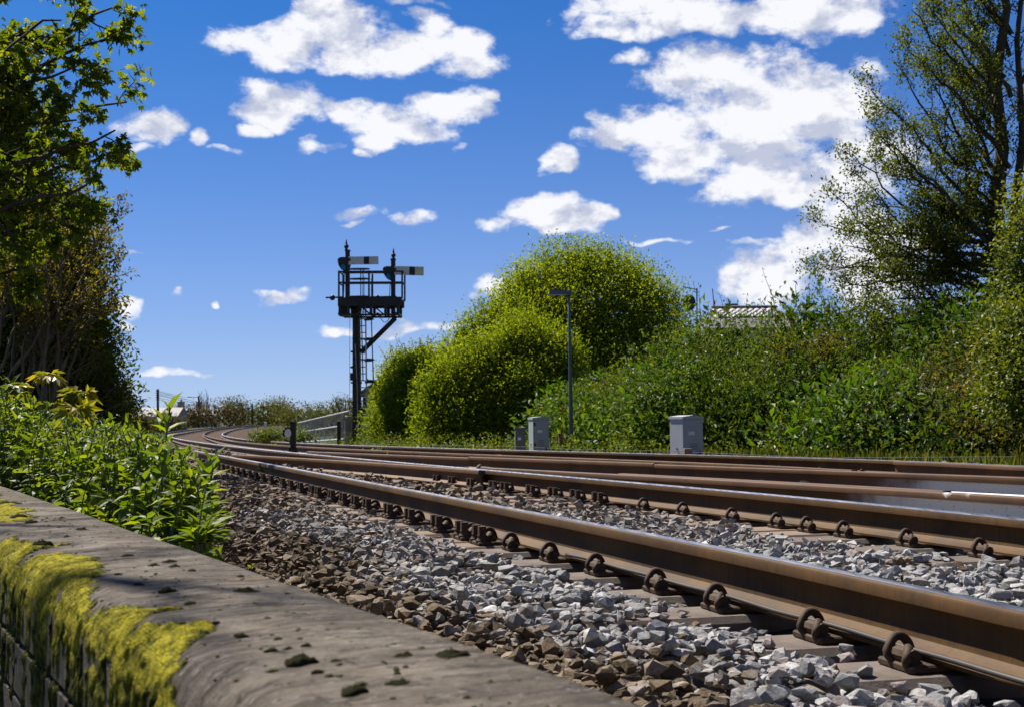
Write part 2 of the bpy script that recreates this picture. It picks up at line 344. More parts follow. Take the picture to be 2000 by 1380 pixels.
    k = NM('blue_lens'); p = k.n('ShaderNodeBsdfPrincipled'); p.inputs['Base Color'].default_value = (.03, .5, .9, 1); p.inputs['Roughness'].default_value = .15
    t = k.n('ShaderNodeBsdfTranslucent'); t.inputs[0].default_value = (.05, .75, 1, 1); ms = k.n('ShaderNodeMixShader'); ms.inputs[0].default_value = .75; k.l(p.outputs[0], ms.inputs[1]); k.l(t.outputs[0], ms.inputs[2]); M['lens'] = k.done(ms.outputs[0])
    M['post'] = plain('tarred_timber', (.050, .043, .033), .8, 0, .5, 10, .2, .5, (6, 6, .5))
    M['galv'] = plain('galvanised_steel', (.40, .41, .42), .5, .4, .2, 12)
    M['lamp'] = plain('blue_grey_lamp_paint', (.10, .12, .16), .5, .1, .2, 12)
    M['cab'] = plain('pale_grey_cabinet', (.36, .39, .42), .5, 0, .07, 3, .4, .05)
    M['cab2'] = plain('green_grey_cabinet', (.32, .35, .34), .55, 0, .14, 5, .4, .1, (1, 1, .4))
    M['cab3'] = plain('dull_cabinet', (.13, .13, .12), .6, 0, .2, 5)
    M['concpost'] = plain('post_concrete', (.27, .235, .195), .9, 0, .35, 9, .2, .5)
    M['brown'] = plain('brown_board', (.16, .07, .04), .7, 0, .3, 10)
    M['bark'] = plain('bark', (.060, .046, .034), .9, 0, .5, 14, .15, .8, (1, 1, .25))
    M['twig'] = plain('grey_twig', (.13, .105, .08), .85, 0, .35, 20, .15)
    M['stem'] = plain('green_stem', (.085, .11, .035), .7, 0, .3, 20)
    M['slate'] = plain('slate', (.13, .12, .135), .6, 0, .25, 6)
    M['tile'] = plain('glazed_roof_tile', (.40, .385, .38), .35, 0, .2, 7, .6)
    M['render'] = plain('house_render', (.50, .48, .47), .85, 0, .1, 3, .2)
    M['chimney'] = plain('chimney_stone', (.26, .24, .225), .9, 0, .3, 5, .2, .5)
    M['dish'] = plain('dish_grey', (.075, .085, .11), .5, .1, .15, 10)
    M['red'] = plain('red_cloth', (.55, .05, .05), .8, 0, .2, 8)
    M['glass'] = plain('window_glass', (.03, .035, .04), .1, 0, .1, 3, .6)
    M['cable'] = plain('black_cable', (.030, .024, .020), .6, 0, .3, 30)
    M['pipe'] = plain('plastic_pipe', (.05, .045, .05), .45, 0, .3, 20)
    M['trough'] = plain('trough_concrete', (.36, .30, .235), .9, 0, .25, 12, .2, .4)
    M['l_willow'] = leaf_mat('willow_leaf', [(0, (.085, .135, .010)), (.5, (.165, .225, .014)), (1, (.28, .31, .02))], 0.6, (1.35, 1.3, .35), 0.6, 0.2)
    M['l_bank'] = leaf_mat('bank_leaf', [(0, (.028, .058, .010)), (.5, (.065, .11, .016)), (1, (.15, .185, .028))], 0.45, (1.4, 1.3, .35), 0.48, 0.28, (.8, .57, (.19, .09, .03), .55))
    M['l_bramble'] = leaf_mat('bramble_leaf', [(0, (.03, .048, .014)), (.5, (.07, .09, .02)), (1, (.18, .145, .035))], 0.4, (1.35, 1.2, .4), 0.45, 0.35, (1.2, .56, (.17, .10, .04), .4))
    M['l_ivy'] = leaf_mat('ivy_leaf', [(0, (.04, .075, .010)), (.5, (.11, .15, .014)), (1, (.22, .24, .024))], 0.4, (1.3, 1.2, .35), 0.5, 0.3)
    M['l_dark'] = leaf_mat('dark_leaf', [(0, (.03, .05, .010)), (.5, (.065, .095, .014)), (1, (.17, .18, .024))], 0.58, (1.5, 1.4, .3), 0.5, 0.25)
    M['l_maple'] = leaf_mat('sycamore_leaf', [(0, (.045, .075, .008)), (.5, (.095, .135, .012)), (1, (.22, .235, .018))], 0.6, (1.45, 1.45, .3), 0.5, 0.25)
    M['l_alder'] = leaf_mat('alder_leaf', [(0, (.034, .042, .012)), (.5, (.07, .09, .014)), (1, (.16, .18, .022))], 0.5, (1.45, 1.45, .35), 0.5, 0.25)
    M['l_bud'] = leaf_mat('buddleia_leaf', [(0, (.045, .085, .010)), (.45, (.10, .155, .014)), (1, (.21, .255, .03))], 0.52, (1.4, 1.35, .3), 0.5, 0.3)
    M['l_syc'] = leaf_mat('young_sycamore_leaf', [(0, (.09, .12, .015)), (.6, (.20, .22, .022)), (1, (.30, .25, .03))], .5, (1.4, 1.25, .3), .4, .4)
    M['l_far'] = leaf_mat('far_leaf', [(0, (.06, .07, .018)), (.5, (.11, .125, .025)), (1, (.17, .165, .04))], .3, (1.3, 1.2, .5), .6, .2)
    M['l_fard'] = leaf_mat('far_dull_leaf', [(0, (.06, .055, .025)), (.5, (.10, .085, .03)), (1, (.17, .12, .04))], .25, (1.2, 1.1, .5), .6, .2)
    M['l_ivy2'] = leaf_mat('dock_leaf', [(0, (.030, .070, .010)), (.5, (.065, .125, .015)), (1, (.13, .19, .025))], .45, (1.35, 1.35, .35), .5, .2)
    M['l_ivyd'] = leaf_mat('elder_leaf', [(0, (.035, .040, .010)), (.5, (.085, .085, .014)), (1, (.24, .20, .02))], .5, (1.5, 1.35, .3), .5, .25)
    M['l_grass'] = leaf_mat('grass_blade', [(0, (.07, .11, .015)), (.6, (.14, .18, .022)), (1, (.28, .25, .06))], 0.5, (1.3, 1.25, .4), 0.5, 0.3)
mk_materials()

# ------------------------------------------------------------------ the line in plan
PA = [(2000,1187),(1750,1140),(1575,1102),(1500,1087),(1375,1063),(1250,1038),(1120,1012.5),(1045,999),(970,986),(910,975),(820,959),(710,939),(620,922),(540,907),(495,899),(450,891.5),(405,885),(364,879),(336,872),(321,864)]
PB = [(2000,1011),(1800,992),(1640,977),(1490,962.5),(1340,950),(1230,940),(1120,930.5),(1045,924),(940,915),(860,907.5),(800,902),(710,894.5),(620,887),(525,879.5),(450,872),(390,861.5),(352,849.5)]
PC = [(450,885.5),(525,890),(598,894),(710,901),(860,910.5),(934,917)]
PD = [(934,911.5),(1045,916),(1120,920.5),(1185,923.5),(1380,934),(1490,940.5),(1640,948.5),(1800,957.5),(2000,969)]
PE = [(590,880.5),(710,884.5),(800,887.5),(860,890),(970,894.5),(1120,900),(1230,904.5),(1380,909.5),(1490,912.5),(1640,917),(1800,923.5),(2000,931)]
PG = [(414,849.5),(435,857),(480,864),(540,868.5),(598,872),(710,876.5),(860,882),(1120,892),(1230,897.5),(1380,904),(1490,908.5),(1640,914)]
PF = [(454,849),(465,854),(480,857.5),(525,862),(598,865.5),(710,869),(860,873),(1120,879.5),(1380,887),(1640,895.5),(1800,901),(2000,907)]
FAR = np.array([at(x, 850, Y)[:2] for x, Y in ((300, 90), (321, 125), (375, 175), (450, 230), (525, 270))])
def zt(Y):     # height of the rail heads along the line
    Y = np.asarray(Y, float); return -GRAD * np.where(Y < 100, Y, 100 + 18 * np.tanh((Y - 100) / 18))
def fit(P, off, deg, lead=True):
    w = onplane(P)[:, :2]
    if off is not None: w = np.vstack([w, FAR + np.array([off, 0])])
    w = w[np.argsort(w[:, 1])]
    t = np.log(w[:, 1] + 4); c = np.polyfit(t, w[:, 0], deg, w=1 / w[:, 1]); lo, hi = w[0, 1], w[-1, 1]
    s0 = np.polyval(c, math.log(lo + 4)); s1 = np.polyval(c, math.log(lo + .8 + 4)); sl_ = (s1 - s0) / .8
    if off is not None and lead: sl_ = (sl_ + -.32) / 2
    def X(Y):
        Y = np.asarray(Y, float); return np.where(Y < lo, s0 + (Y - lo) * sl_, np.polyval(c, np.log(np.clip(Y, lo, hi) + 4)))
    return X
XA = fit(PA, 0, 5); XB = fit(PB, 1.6, 5); XC = fit(PC, None, 2); XD = fit(PD, None, 2); XE = fit(PE, None, 2); XG = fit(PG, 3.5, 5); XF = fit(PF, 5.0, 5)
def stations(y0, y1):
    ys = [y0]; 
    while ys[-1] < y1: ys.append(ys[-1] + max(.18, .03 * abs(ys[-1])))
    ys[-1] = y1; return np.array(ys)
PROF = [(-.070, -.159), (.070, -.159), (.070, -.149), (.028, -.137), (.014, -.126), (.010, -.108), (.010, -.054), (.016, -.046), (.034, -.038), (.035, -.011), (.031, -.004), (.020, 0.),
        (-.020, 0.), (-.031, -.004), (-.035, -.011), (-.034, -.038), (-.016, -.046), (-.010, -.054), (-.010, -.108), (-.014, -.126), (-.028, -.137), (-.070, -.149)]
PROF = [(a * .92, b * .89) for a, b in PROF]
def sweep(X, ys, prof, lift=0.):
    xs = X(ys); P = np.stack([xs, ys, zt(ys) + lift], 1); T = unit(np.gradient(P, axis=0)); N = unit(np.stack([T[:, 1], -T[:, 0], np.zeros(len(T))], 1))
    pr = np.array(prof); V = P[:, None] + N[:, None] * pr[None, :, :1] + np.array([0, 0, 1.])[None, None] * pr[None, :, 1:]
    n, k = len(ys), len(pr); i = np.arange(n - 1)[:, None]; j = np.arange(k)[None]
    F = np.stack([i * k + j, i * k + (j + 1) % k, (i + 1) * k + (j + 1) % k, (i + 1) * k + j], -1).reshape(-1, 4)[:, ::-1]
    return V.reshape(-1, 3), F, k
def rail_obj(X, y0, y1, parent, body, top=None, label=None, name='rail', lift=0., topf=(10, 11, 12)):
    ys = stations(y0, y1); V, F, k = sweep(X, ys, PROF, lift)
    V = [tuple(v) for v in V]; fs = [tuple(f) for f in F]; mi = [0] * len(fs)
    if top:
        for q in range(len(fs)):
            if q % k in topf: mi[q] = 1
    fs += [tuple(range(k - 1, -1, -1)), tuple(range(len(V) - k, len(V)))]; mi += [0, 0]
    me = bpy.data.meshes.new(name); me.from_pydata(V, [], fs); me.materials.append(body)
    if top: me.materials.append(top)
    me.polygons.foreach_set('material_index', mi)
    import bmesh
    bm = bmesh.new(); bm.from_mesh(me); bmesh.ops.recalc_face_normals(bm, faces=bm.faces); bm.to_mesh(me); bm.free()
    me.shade_smooth(); me.set_sharp_from_angle(angle=math.radians(38))
    o = link(name, me, parent)
    if label: o['label'] = label
    return o

# ------------------------------------------------------------------ ground, ballast bed
WALL = lambda Y: .70 - .487 * Y           # right-hand top edge of the concrete wall in plan
def bed_z(X_, Y_):                         # level of the ballast between the stones
    xa = XA(Y_); xf = XF(Y_); d = (X_ - xa) * .95
    z = -.207 + .014 * np.clip((-d - .55) / .25, 0, 1) - .11 * np.clip((-d - .75) / 1.0, 0, 1) - .25 * np.clip((-d - 1.8) / 2.5, 0, 1) + .022 * np.exp(-((d - .75) / .3) ** 2)
    e = (X_ - xf) * .95; z = np.where(e > .6, z - .3 * np.clip((e - .6) / 1.6, 0, 1), z)
    return z + zt(Y_)
def ground_and_bed():
    # one sheet to the horizon, following the fall of the line
    ys = np.concatenate([[-60, -20], np.arange(-6, 60, 2.), np.arange(60, 300, 15.), [300, 400, 600, 1000, 2000, 4500]])
    xs = np.concatenate([[-4000, -1500, -600, -300], np.arange(-150, -20, 10.), np.arange(-20, 20, 1.), np.arange(20, 150, 10.), [300, 600, 1500, 4000]])
    Xg, Yg = np.meshgrid(xs, ys, indexing='ij'); Z = zt(np.minimum(Yg, 400)) - .62
    left = np.clip((WALL(np.maximum(Yg, -8)) - .2 - Xg) / 1.0, 0, 1) * (Yg < 12) ; Z = Z - .55 * left
    V = np.stack([Xg, Yg, Z], -1).reshape(-1, 3); a, b = len(xs), len(ys); i, j = np.meshgrid(np.arange(a - 1), np.arange(b - 1), indexing='ij')
    F = np.stack([i * b + j, (i + 1) * b + j, (i + 1) * b + j + 1, i * b + j + 1], -1).reshape(-1, 4)
    tag(link('ground', np_mesh('ground', V, F, M['earth'], smooth=True)), kind='structure')
    ys = np.concatenate([np.arange(-2, 12, .12), np.arange(12, 40, .4), np.arange(40, 275, 4.)]); q = np.linspace(0, 1, 90)
    Y2 = np.repeat(ys[:, None], len(q), 1); x0 = np.maximum(XA(Y2) - 3.2 , np.where(Y2 < 7, WALL(Y2) - .12, -1e9)); x1 = XF(Y2) + 2.3
    X2 = x0 + (x1 - x0) * q[None]; Z2 = bed_z(X2, Y2)
    Z2 = Z2 + np.where(Y2 < 25, .012 * np.sin(X2 * 21 + np.sin(Y2 * 9) * 2) * np.sin(Y2 * 17 + X2 * 5), 0)
    V = np.stack([X2, Y2, Z2], -1).reshape(-1, 3); a, b = Y2.shape; i, j = np.meshgrid(np.arange(a - 1), np.arange(b - 1), indexing='ij')
    F = np.stack([i * b + j, i * b + j + 1, (i + 1) * b + j + 1, (i + 1) * b + j], -1).reshape(-1, 4)
    o = link('ballast_bed', np_mesh('ballast_bed', V, F, M['bed'], smooth=True)); return tag(o, kind='structure')
BED = ground_and_bed()

# ------------------------------------------------------------------ the two tracks
T1 = empty('railway_track', (float(XA(4.)), 4., -.2), 'nearest railway track with brown rails, clips and sleepers, running beside the concrete wall', 'railway track')
T2 = empty('railway_track', (float(XF(14.)), 14., -.3), 'farther railway track running in front of the grey cabinets and green bank', 'railway track')
rail_obj(XA, -2.5, 270, T1, M['rail'], M['steel'], 'nearest brown rail with a thin polished top edge', topf=(10, 11))
rail_obj(XB, -1.5, 270, T1, M['rail'], M['steel'], 'rail with a broad bright polished head')
rail_obj(XC, 12.1, 21.5, T1, M['rail2'], None, 'orange-brown closure rail ending in a mossy cut end')
rail_obj(XD, 2.5, 13.2, T1, M['rail_white'], None, 'rusty rail with its side sprayed white')
rail_obj(lambda Y: XD(Y) + .135, 7.75, 11.0, T1, M['rail2'], None, 'short rusty check rail', 'check_rail')
rail_obj(XE, 3.5, 22.6, T1, M['rail_white2'], None, 'brown rail of the crossover, joint in its head')
rail_obj(lambda Y: XE(Y) - .004 * np.ones_like(np.asarray(Y, float)), 13.35, 16.9, T1, M['rail2'], None, 'rusty wing rail', 'wing_rail', .010)
rail_obj(XG, 11.2, 270, T2, M['rail'], M['rail2'])
rail_obj(XF, 3.5, 270, T2, M['rail'], M['steel'], 'farthest rail with a pale worn head')
rail_obj(lambda Y: XF(Y) - .12, 8.0, 13.6, T2, M['rail2'], None, 'rusty check rail at the right edge', 'check_rail')

def heading(X, Y): return math.atan2(float(X(Y + .2) - X(Y - .2)), .4)      # 0 = straight ahead, negative = left
def clip_mesh():
    g = Geo()   # x across (outwards from the rail), y along, z up from the sleeper top: a bent-rod rail clip
    path = [(.130, .052, .020), (.136, .060, .030), (.131, .058, .044), (.117, .038, .056), (.104, .014, .054), (.095, .002, .040), (.096, -.008, .028), (.108, -.016, .023),
            (.126, -.022, .022), (.138, -.030, .036), (.128, -.038, .058), (.106, -.046, .077), (.084, -.049, .076), (.066, -.049, .058), (.058, -.049, .034)]
    P = [Vector(p) for p in path]; out = []
    for i in range(len(P) - 1):          # Catmull-Rom
        a, b, c, d = P[max(i - 1, 0)], P[i], P[i + 1], P[min(i + 2, len(P) - 1)]
        for t in (0, .33, .66): out.append(.5 * ((2 * b) + (c - a) * t + (2 * a - 5 * b + 4 * c - d) * t * t + (-a + 3 * b - 3 * c + d) * t ** 3))
    out.append(P[-1]); g.tube(out, .0128, 8)
    me = g.mesh('rail_clip', M['iron'], True); me.transform(Matrix.Translation((.018, 0, 0)) @ Matrix.Diagonal((.82, .86, .84, 1))); return me
def plate_mesh(screws):
    g = Geo(); g.box((0, 0, .009), (.36 if screws else .262, .17 if screws else .15, .018), bev=.004)
    for s in (-1, 1):
        g.box((s * .098, .004, .026), (.034, .060, .026), bev=.007); g.tube([(s * .112, -.055, .033), (s * .112, .055, .033)], .017, 8)
        if screws:
            for y in (-.05, .05):
                g.lathe((s * .155, y, .016), [(.030, 0), (.030, .008), (.022, .018), (.022, .030)], 10); g.box((s * .155, y, .064), (.032, .032, .044))
    return g.mesh('baseplate', M['iron'])
CLIP = clip_mesh(); PLATE = plate_mesh(True); PLATE0 = plate_mesh(False)
ZS = -.160
def sleeper_mesh(x0, x1, w, mat, seed):
    r = random.Random(seed); g = Geo(); g.box(((x0 + x1) / 2, 0, -.075), (x1 - x0, w, .15), bev=.018)
    me = g.mesh('sleeper', mat); return me
NEAR_CLIPS = [(1800,1265),(1590,1215),(1425,1162),(1292,1130),(1190,1098),(1100,1074),(1042,1054),(991,1043),(955,1034),(904,1021),(854,1007),(814,996),(778,985),(747,979),(720,973),(698,967),(674,960),(656,957),(636,951),(620,946),(600,942),(572,936)]
def build_sleepers():
    y = [float(v) for v in onplane(NEAR_CLIPS, -.12)[:, 1]]
    d = y[1] - y[0]; ys = [y[0] - .56 * k for k in range(6, 0, -1)] + y
    while ys[-1] < 27: ys.append(ys[-1] + .56)
    cache = {}; spots = []
    def clipset(sl_o, x, rz, both, near):
        p = link('baseplate', PLATE if near else PLATE0, sl_o); p.matrix_parent_inverse = Matrix(); p.location = (x, 0, 0); p.rotation_euler = (0, 0, rz)
        for s in ((-1, 1) if both else (-1,)):
            c = link('rail_clip', CLIP, sl_o); c.matrix_parent_inverse = Matrix(); c.rotation_euler = (0, 0, rz + (PI if s < 0 else 0)); c.location = (x, 0, 0)
    for k, Y in enumerate(ys):
        h = heading(XA, Y); xa = float(XA(Y)); lat = 1 / math.cos(h)
        def across(X):            # where the sleeper line meets another rail
            t = 1.5
            for _ in range(8): px, py = xa + math.cos(h) * t, Y - math.sin(h) * -t; py = Y + t * math.sin(-h); t += float(X(py) - px) * math.cos(h)
            return t, Y + t * math.sin(-h)
        # sleeper axis runs along (cos h, -sin h)
        tb, yb = across(XB); end = tb + .55
        te, ye = across(XE)
        if 9 < ye < 22.5 and te < 3.2: end = max(end, te + .45)
        key = (round(end, 1), Y < 6.5); 
        if key not in cache: cache[key] = sleeper_mesh(-.56, key[0], .25, M['sleeper'] if Y < 6.5 else M['timber'], k)
        o = link('sleeper', cache[key], T1)
        o.matrix_parent_inverse = Matrix.Translation(-Vector(T1.location)); o.location = (xa, Y, ZS + float(zt(Y))); o.rotation_euler = (0, 0, -h); spots.append((xa, Y, h, end))
        if Y > 22: continue
        clipset(o, 0, 0, True, 6.5 < Y)
        hb = heading(XB, yb); clipset(o, tb, -(hb - h), True, 8.5 < Y)
        if 12.3 < Y + 0 < 20:
            tc, yc = across(XC)
            if 12.2 < yc < 20.5 and abs(tc) > .4 and tb - tc > .45: clipset(o, tc, -(heading(XC, yc) - h), False, False)
    c2 = sleeper_mesh(-2.1, .56, .25, M['timber'], 5); Y = 6.0; k = 0
    while Y < 42:
        h = heading(XF, Y); o = link('sleeper', c2, T2); o.matrix_parent_inverse = Matrix.Translation(-Vector(T2.location))
        o.location = (float(XF(Y)), Y, ZS - .006 + float(zt(Y))); o.rotation_euler = (0, 0, -h)
        if Y < 24:
            p = link('baseplate', PLATE0, o); p.matrix_parent_inverse = Matrix(); 
            for s in (0, PI): c = link('rail_clip', CLIP, o); c.matrix_parent_inverse = Matrix(); c.rotation_euler = (0, 0, s)
        Y += .68
    return spots
SPOTS = build_sleepers()

def white_blocks():
    for x, y in ((1635, 968), (1731, 974)):
        p = onplane([(x, y)], -.03)[0]; Y = p[1]
        for _ in range(4):
            d = ray(x, y); X_ = float(XD(Y)) - .062; Y = d[1] * X_ / d[0]
        g = Geo(); h = heading(XD, Y); a, b, c = .075, .05, .085
        poly = [(-a / 2, -b / 2, 0), (a / 2, -b / 2, 0), (a / 2, -b / 2, c * .7), (a / 2, b / 2, c), (-a / 2, b / 2, c), (-a / 2, -b / 2, c * .7)]
        g.box((0, 0, 0), (.05, .085, .10), bev=.014); g.box((-.026, -.012, .005), (.008, .022, .008), 1); g.box((-.026, .016, -.012), (.008, .010, .030), 1)
        o = g.obj('rail_brace', [M['whitepaint'], M['iron']], T1); o.location = (float(XD(Y)) - .055, Y, -.075 + float(zt(Y))); o.rotation_euler = (0, 0, -h); o['label'] = 'white painted block bolted to the rusty rail'
white_blocks()
def rail_cable():
    g = Geo(); pts = []
    for i, Y in enumerate(np.arange(1.2, 5.6, .06)):
        h = heading(XA, Y); s = .006 * math.sin(Y * 5.3) ** 2; off = .072 + .003 * math.sin(Y * 7)
        pts.append((float(XA(Y)) - off * math.cos(h), Y + off * math.sin(h), -.121 - s * .5 + float(zt(Y))))
    g.tube(pts, .0065, 6); o = g.obj('bonding_cable', M['cable'], None, True); tag(o, 'dark cable lying along the foot of the nearest rail', 'cable')
rail_cable()

# ------------------------------------------------------------------ ballast stones
def hull(rng, n, flat=(1, .78, .58)):
    import bmesh
    bm = bmesh.new(); P = unit(rng.normal(size=(n, 3))) * rng.uniform(.82, 1.08, size=(n, 1)) * np.array(flat)
    vs_ = [bm.verts.new(p) for p in P]; r = bmesh.ops.convex_hull(bm, input=vs_)
    for v in [v for v in bm.verts if not v.link_faces]: bm.verts.remove(v)
    bmesh.ops.triangulate(bm, faces=bm.faces); bmesh.ops.recalc_face_normals(bm, faces=bm.faces); bm.verts.index_update()
    V = np.array([v.co[:] for v in bm.verts]); F = np.array([[v.index for v in f.verts] for f in bm.faces]); bm.free(); return V, F
def ballast():
    rng = np.random.default_rng(7)
    NEARH = [hull(rng, int(rng.integers(11, 19)), (1, rng.uniform(.55, .9), rng.uniform(.38, .72))) for _ in range(24)]
    FARH = [hull(rng, 7, (1, .75, .55)) for _ in range(12)]
    allP = []
    for (y0, y1, dens, l0, l1, s0, s1) in ((1.0, 3.2, 2350, -1.5, 2.9, .020, .028), (3.2, 5.2, 2100, -1.9, 3.2, .020, .027), (5.2, 9, 950, -2.3, 1.6, .023, .031), (5.2, 9, 330, 1.6, 4.0, .026, .036), (9, 16, 520, -2.8, .0, .026, .036), (9, 16, 140, .0, 6.2, .034, .045), (16, 32, 75, -2.6, 6.8, .038, .056)):
        n = int((y1 - y0) * (l1 - l0) * dens); Y = rng.uniform(y0, y1, n); lat = rng.uniform(l0, l1, n); X_ = XA(Y) + lat / .95
        s = rng.uniform(s0, s1, n) * np.where(rng.random(n) < .12, 1.45, 1) * np.where(rng.random(n) < .3, .7, 1); allP.append(np.stack([X_, Y, lat, s], 1))
    P = np.concatenate(allP); X_, Y, lat, s = P.T
    ok = np.abs(X_) < .45 * Y + .7
    ok &= ~((X_ < WALL(Y) + .02) & (Y < 9))
    for X in (XA, XB): ok &= np.abs(X_ - X(Y)) * .95 > .088 + s * .6
    for X, a, b in ((XC, 12, 21.5), (XD, 2.5, 13.2), (XE, 3.5, 22.6), (XG, 11, 40), (XF, 3.5, 40)): ok &= ~((np.abs(X_ - X(Y)) * .93 < .088 + s * .5) & (Y > a) & (Y < b))
    on = np.zeros(len(P), bool)
    for (xa, ya, h, end) in SPOTS:
        if ya > 16: continue
        dx, dy = X_ - xa, Y - ya; u = dx * math.cos(h) - dy * math.sin(h); v = dx * math.sin(h) + dy * math.cos(h)
        ins = (np.abs(v) < .13) & (u > -.58) & (u < end)
        ok &= ~(ins & (np.abs(u) < .24)); ok &= ~(ins & (np.abs(u - 1.6) < .26))
        on |= ins
        ok &= ~((np.abs(v) < .2) & (np.abs(u) < .17) & (rng.random(len(P)) < .8))
    # most sleepers are bare near the rail; stones spill over their ends
    near_ = (np.abs(lat) < .30) | (np.abs(lat - 1.5) < .30); bare = np.sin(Y * 5.1 + 1.2) * .5 + .5; ok &= ~(on & (rng.random(len(P)) < np.where(near_, .80, .10 + .42 * bare)))
    P = P[ok]; on = on[ok]; X_, Y, lat, s = P.T; n = len(P)
    z = bed_z(X_, Y) + s * rng.uniform(.0, .85, n) + np.where(rng.random(n) < .28, s * .9, 0)
    z = np.where(on, ZS + zt(Y) + s * .38 + np.where(rng.random(n) < .3, s * .6, 0) * (np.abs(lat) > .35), z)
    heap = .028 * np.exp(-((lat + 1.1) / .4) ** 2) * (1 + np.sin(Y * 3.1)) + .014 * np.exp(-((lat - .75) / .4) ** 2) * (1 + np.sin(Y * 4.3 + 1)); z = z + np.where(on, 0, heap)
    pos = np.stack([X_, Y, z], 1)
    old = np.clip((-lat - (.56 + .12 * np.sin(Y * 1.7) + .22 * np.clip((Y - 3) / 4, 0, 1))) / .20 + rng.normal(0, .42, n), 0, 1)
    old = np.where(Y > 6.5, np.clip(old + np.clip((Y - 6.5) / 5, 0, .9) + rng.normal(0, .2, n), 0, 1), old); old = np.where(rng.random(n) < .04, 1, old)
    rnd = rng.random(n); R = randrot(rng, n)
    # lie mostly flat
    tilt = unit(np.stack([rng.normal(0, .42, n), rng.normal(0, .42, n), np.ones(n)], 1)); a = rng.uniform(0, 2 * PI, n); R = frames(np.stack([np.cos(a), np.sin(a), np.zeros(n)], 1) + 1e-3, tilt)
    R = R[:, :, [1, 0, 2]]
    # the 300 that show largest stand alone
    dirv = pos - np.array([0, 0, CAMZ]); inview = (np.abs(pos[:, 0]) / pos[:, 1] < .36) & ((CAMZ - pos[:, 2]) / pos[:, 1] < .262) & (X_ > WALL(Y) + .12 * 1) & (lat < -.1)
    score = np.where(inview, s / pos[:, 1], 0); order = np.argsort(-score); big = order[:300]; rest = np.ones(n, bool); rest[big] = False
    kindN = rng.integers(0, len(NEARH), n)
    variants = []
    for q, (V, F) in enumerate(NEARH):
        for o_ in (0., 1.):
            for t in range(2):
                me = np_mesh('stone', V, F, M['stone'], np.full(len(F), (q * .37 + t * .53) % 1.)); at_ = me.attributes.new('old', 'FLOAT', 'FACE'); at_.data.foreach_set('value', np.full(len(F), o_, np.float32)); variants.append(me)
    for i in big:
        me = variants[kindN[i] * 4 + (2 if old[i] > .5 else 0) + int(rnd[i] > .5)]
        o = bpy.data.objects.new('stone', me); COL.objects.link(o); o.parent = BED
        o.matrix_local = Matrix.Translation(pos[i]) @ Matrix(R[i].tolist()).to_4x4() @ Matrix.Scale(float(s[i]), 4)
    def emit(mask, H, name):
        Vs, Fs, Rs, Os = [], [], [], []; base = 0; kk = np.arange(n) % len(H)
        for q, (V, F) in enumerate(H):
            idx = np.where(mask & (kk == q))[0]
            if not len(idx): continue
            v, f, r = scatter(V, F, pos[idx], R[idx], s[idx], rnd[idx]); Vs.append(v); Fs.append(f + base); Rs.append(r); Os.append(np.repeat(old[idx], len(F))); base += len(v)
        me = np_mesh(name, np.concatenate(Vs), np.concatenate(Fs), M['stone'], np.concatenate(Rs)); a_ = me.attributes.new('old', 'FLOAT', 'FACE'); a_.data.foreach_set('value', np.concatenate(Os).astype(np.float32))
        o = link(name, me, BED); o['kind'] = 'stuff'; return len(me.polygons)
    t = emit(rest & (Y < 5.6), NEARH, 'loose_stones') + emit(rest & (Y >= 5.6), FARH, 'loose_stones'); print('stones', n, 'tris', t)
ballast()

# ------------------------------------------------------------------ the concrete wall and its moss
WDIR = unit(np.array([-.487, 1., 0])); WN = np.array([WDIR[1], -WDIR[0], 0])     # along the wall, and towards the track
W0 = np.array([.70, 0, 0]); WTOP = CAMZ - .24
WPROF = [(0, -1.2), (0, -.016), (-.016, 0), (-.13, .002), (-.250, -.004), (-.274, -.012), (-.292, -.030), (-.302, -.062), (-.304, -.150), (-.292, -.153), (-.292, -.160), (-.306, -.163), (-.308, -.245), (-.298, -.248), (-.298, -.254), (-.310, -.257), (-.314, -1.2)]
def wall():
    s_ = np.arange(-2.2, 14, .045); V = []; rng = np.random.default_rng(3)
    k = len(WPROF); pr = np.array(WPROF)
    for t in s_:
        wob = .0012 * math.sin(t * 3.1) + .0008 * math.sin(t * 17.7)
        p = W0 + WDIR * t
        for a, b in pr: V.append(p + WN * (a + (wob if a > -.1 else -wob * .6)) + np.array([0, 0, WTOP + b + (.0008 * math.sin(t * 5 + a * 20) if b > -.1 else 0)]))
    n = len(s_); i = np.arange(n - 1)[:, None]; j = np.arange(k - 1)[None]
    F = np.stack([i * k + j, i * k + j + 1, (i + 1) * k + j + 1, (i + 1) * k + j], -1).reshape(-1, 4)
    root = empty('concrete_wall', (0., 1.4, WTOP - .9), 'low weathered concrete wall with yellow moss on its rounded edge, in the foreground', 'wall')
    me = np_mesh('wall_body', np.array(V) - np.array([0, 0, WTOP]), F, M['wall'], smooth=True); me.set_sharp_from_angle(angle=math.radians(50))
    o = link('wall_body', me, root); o.location = (0, 0, WTOP)
    return root
WALLOBJ = wall()
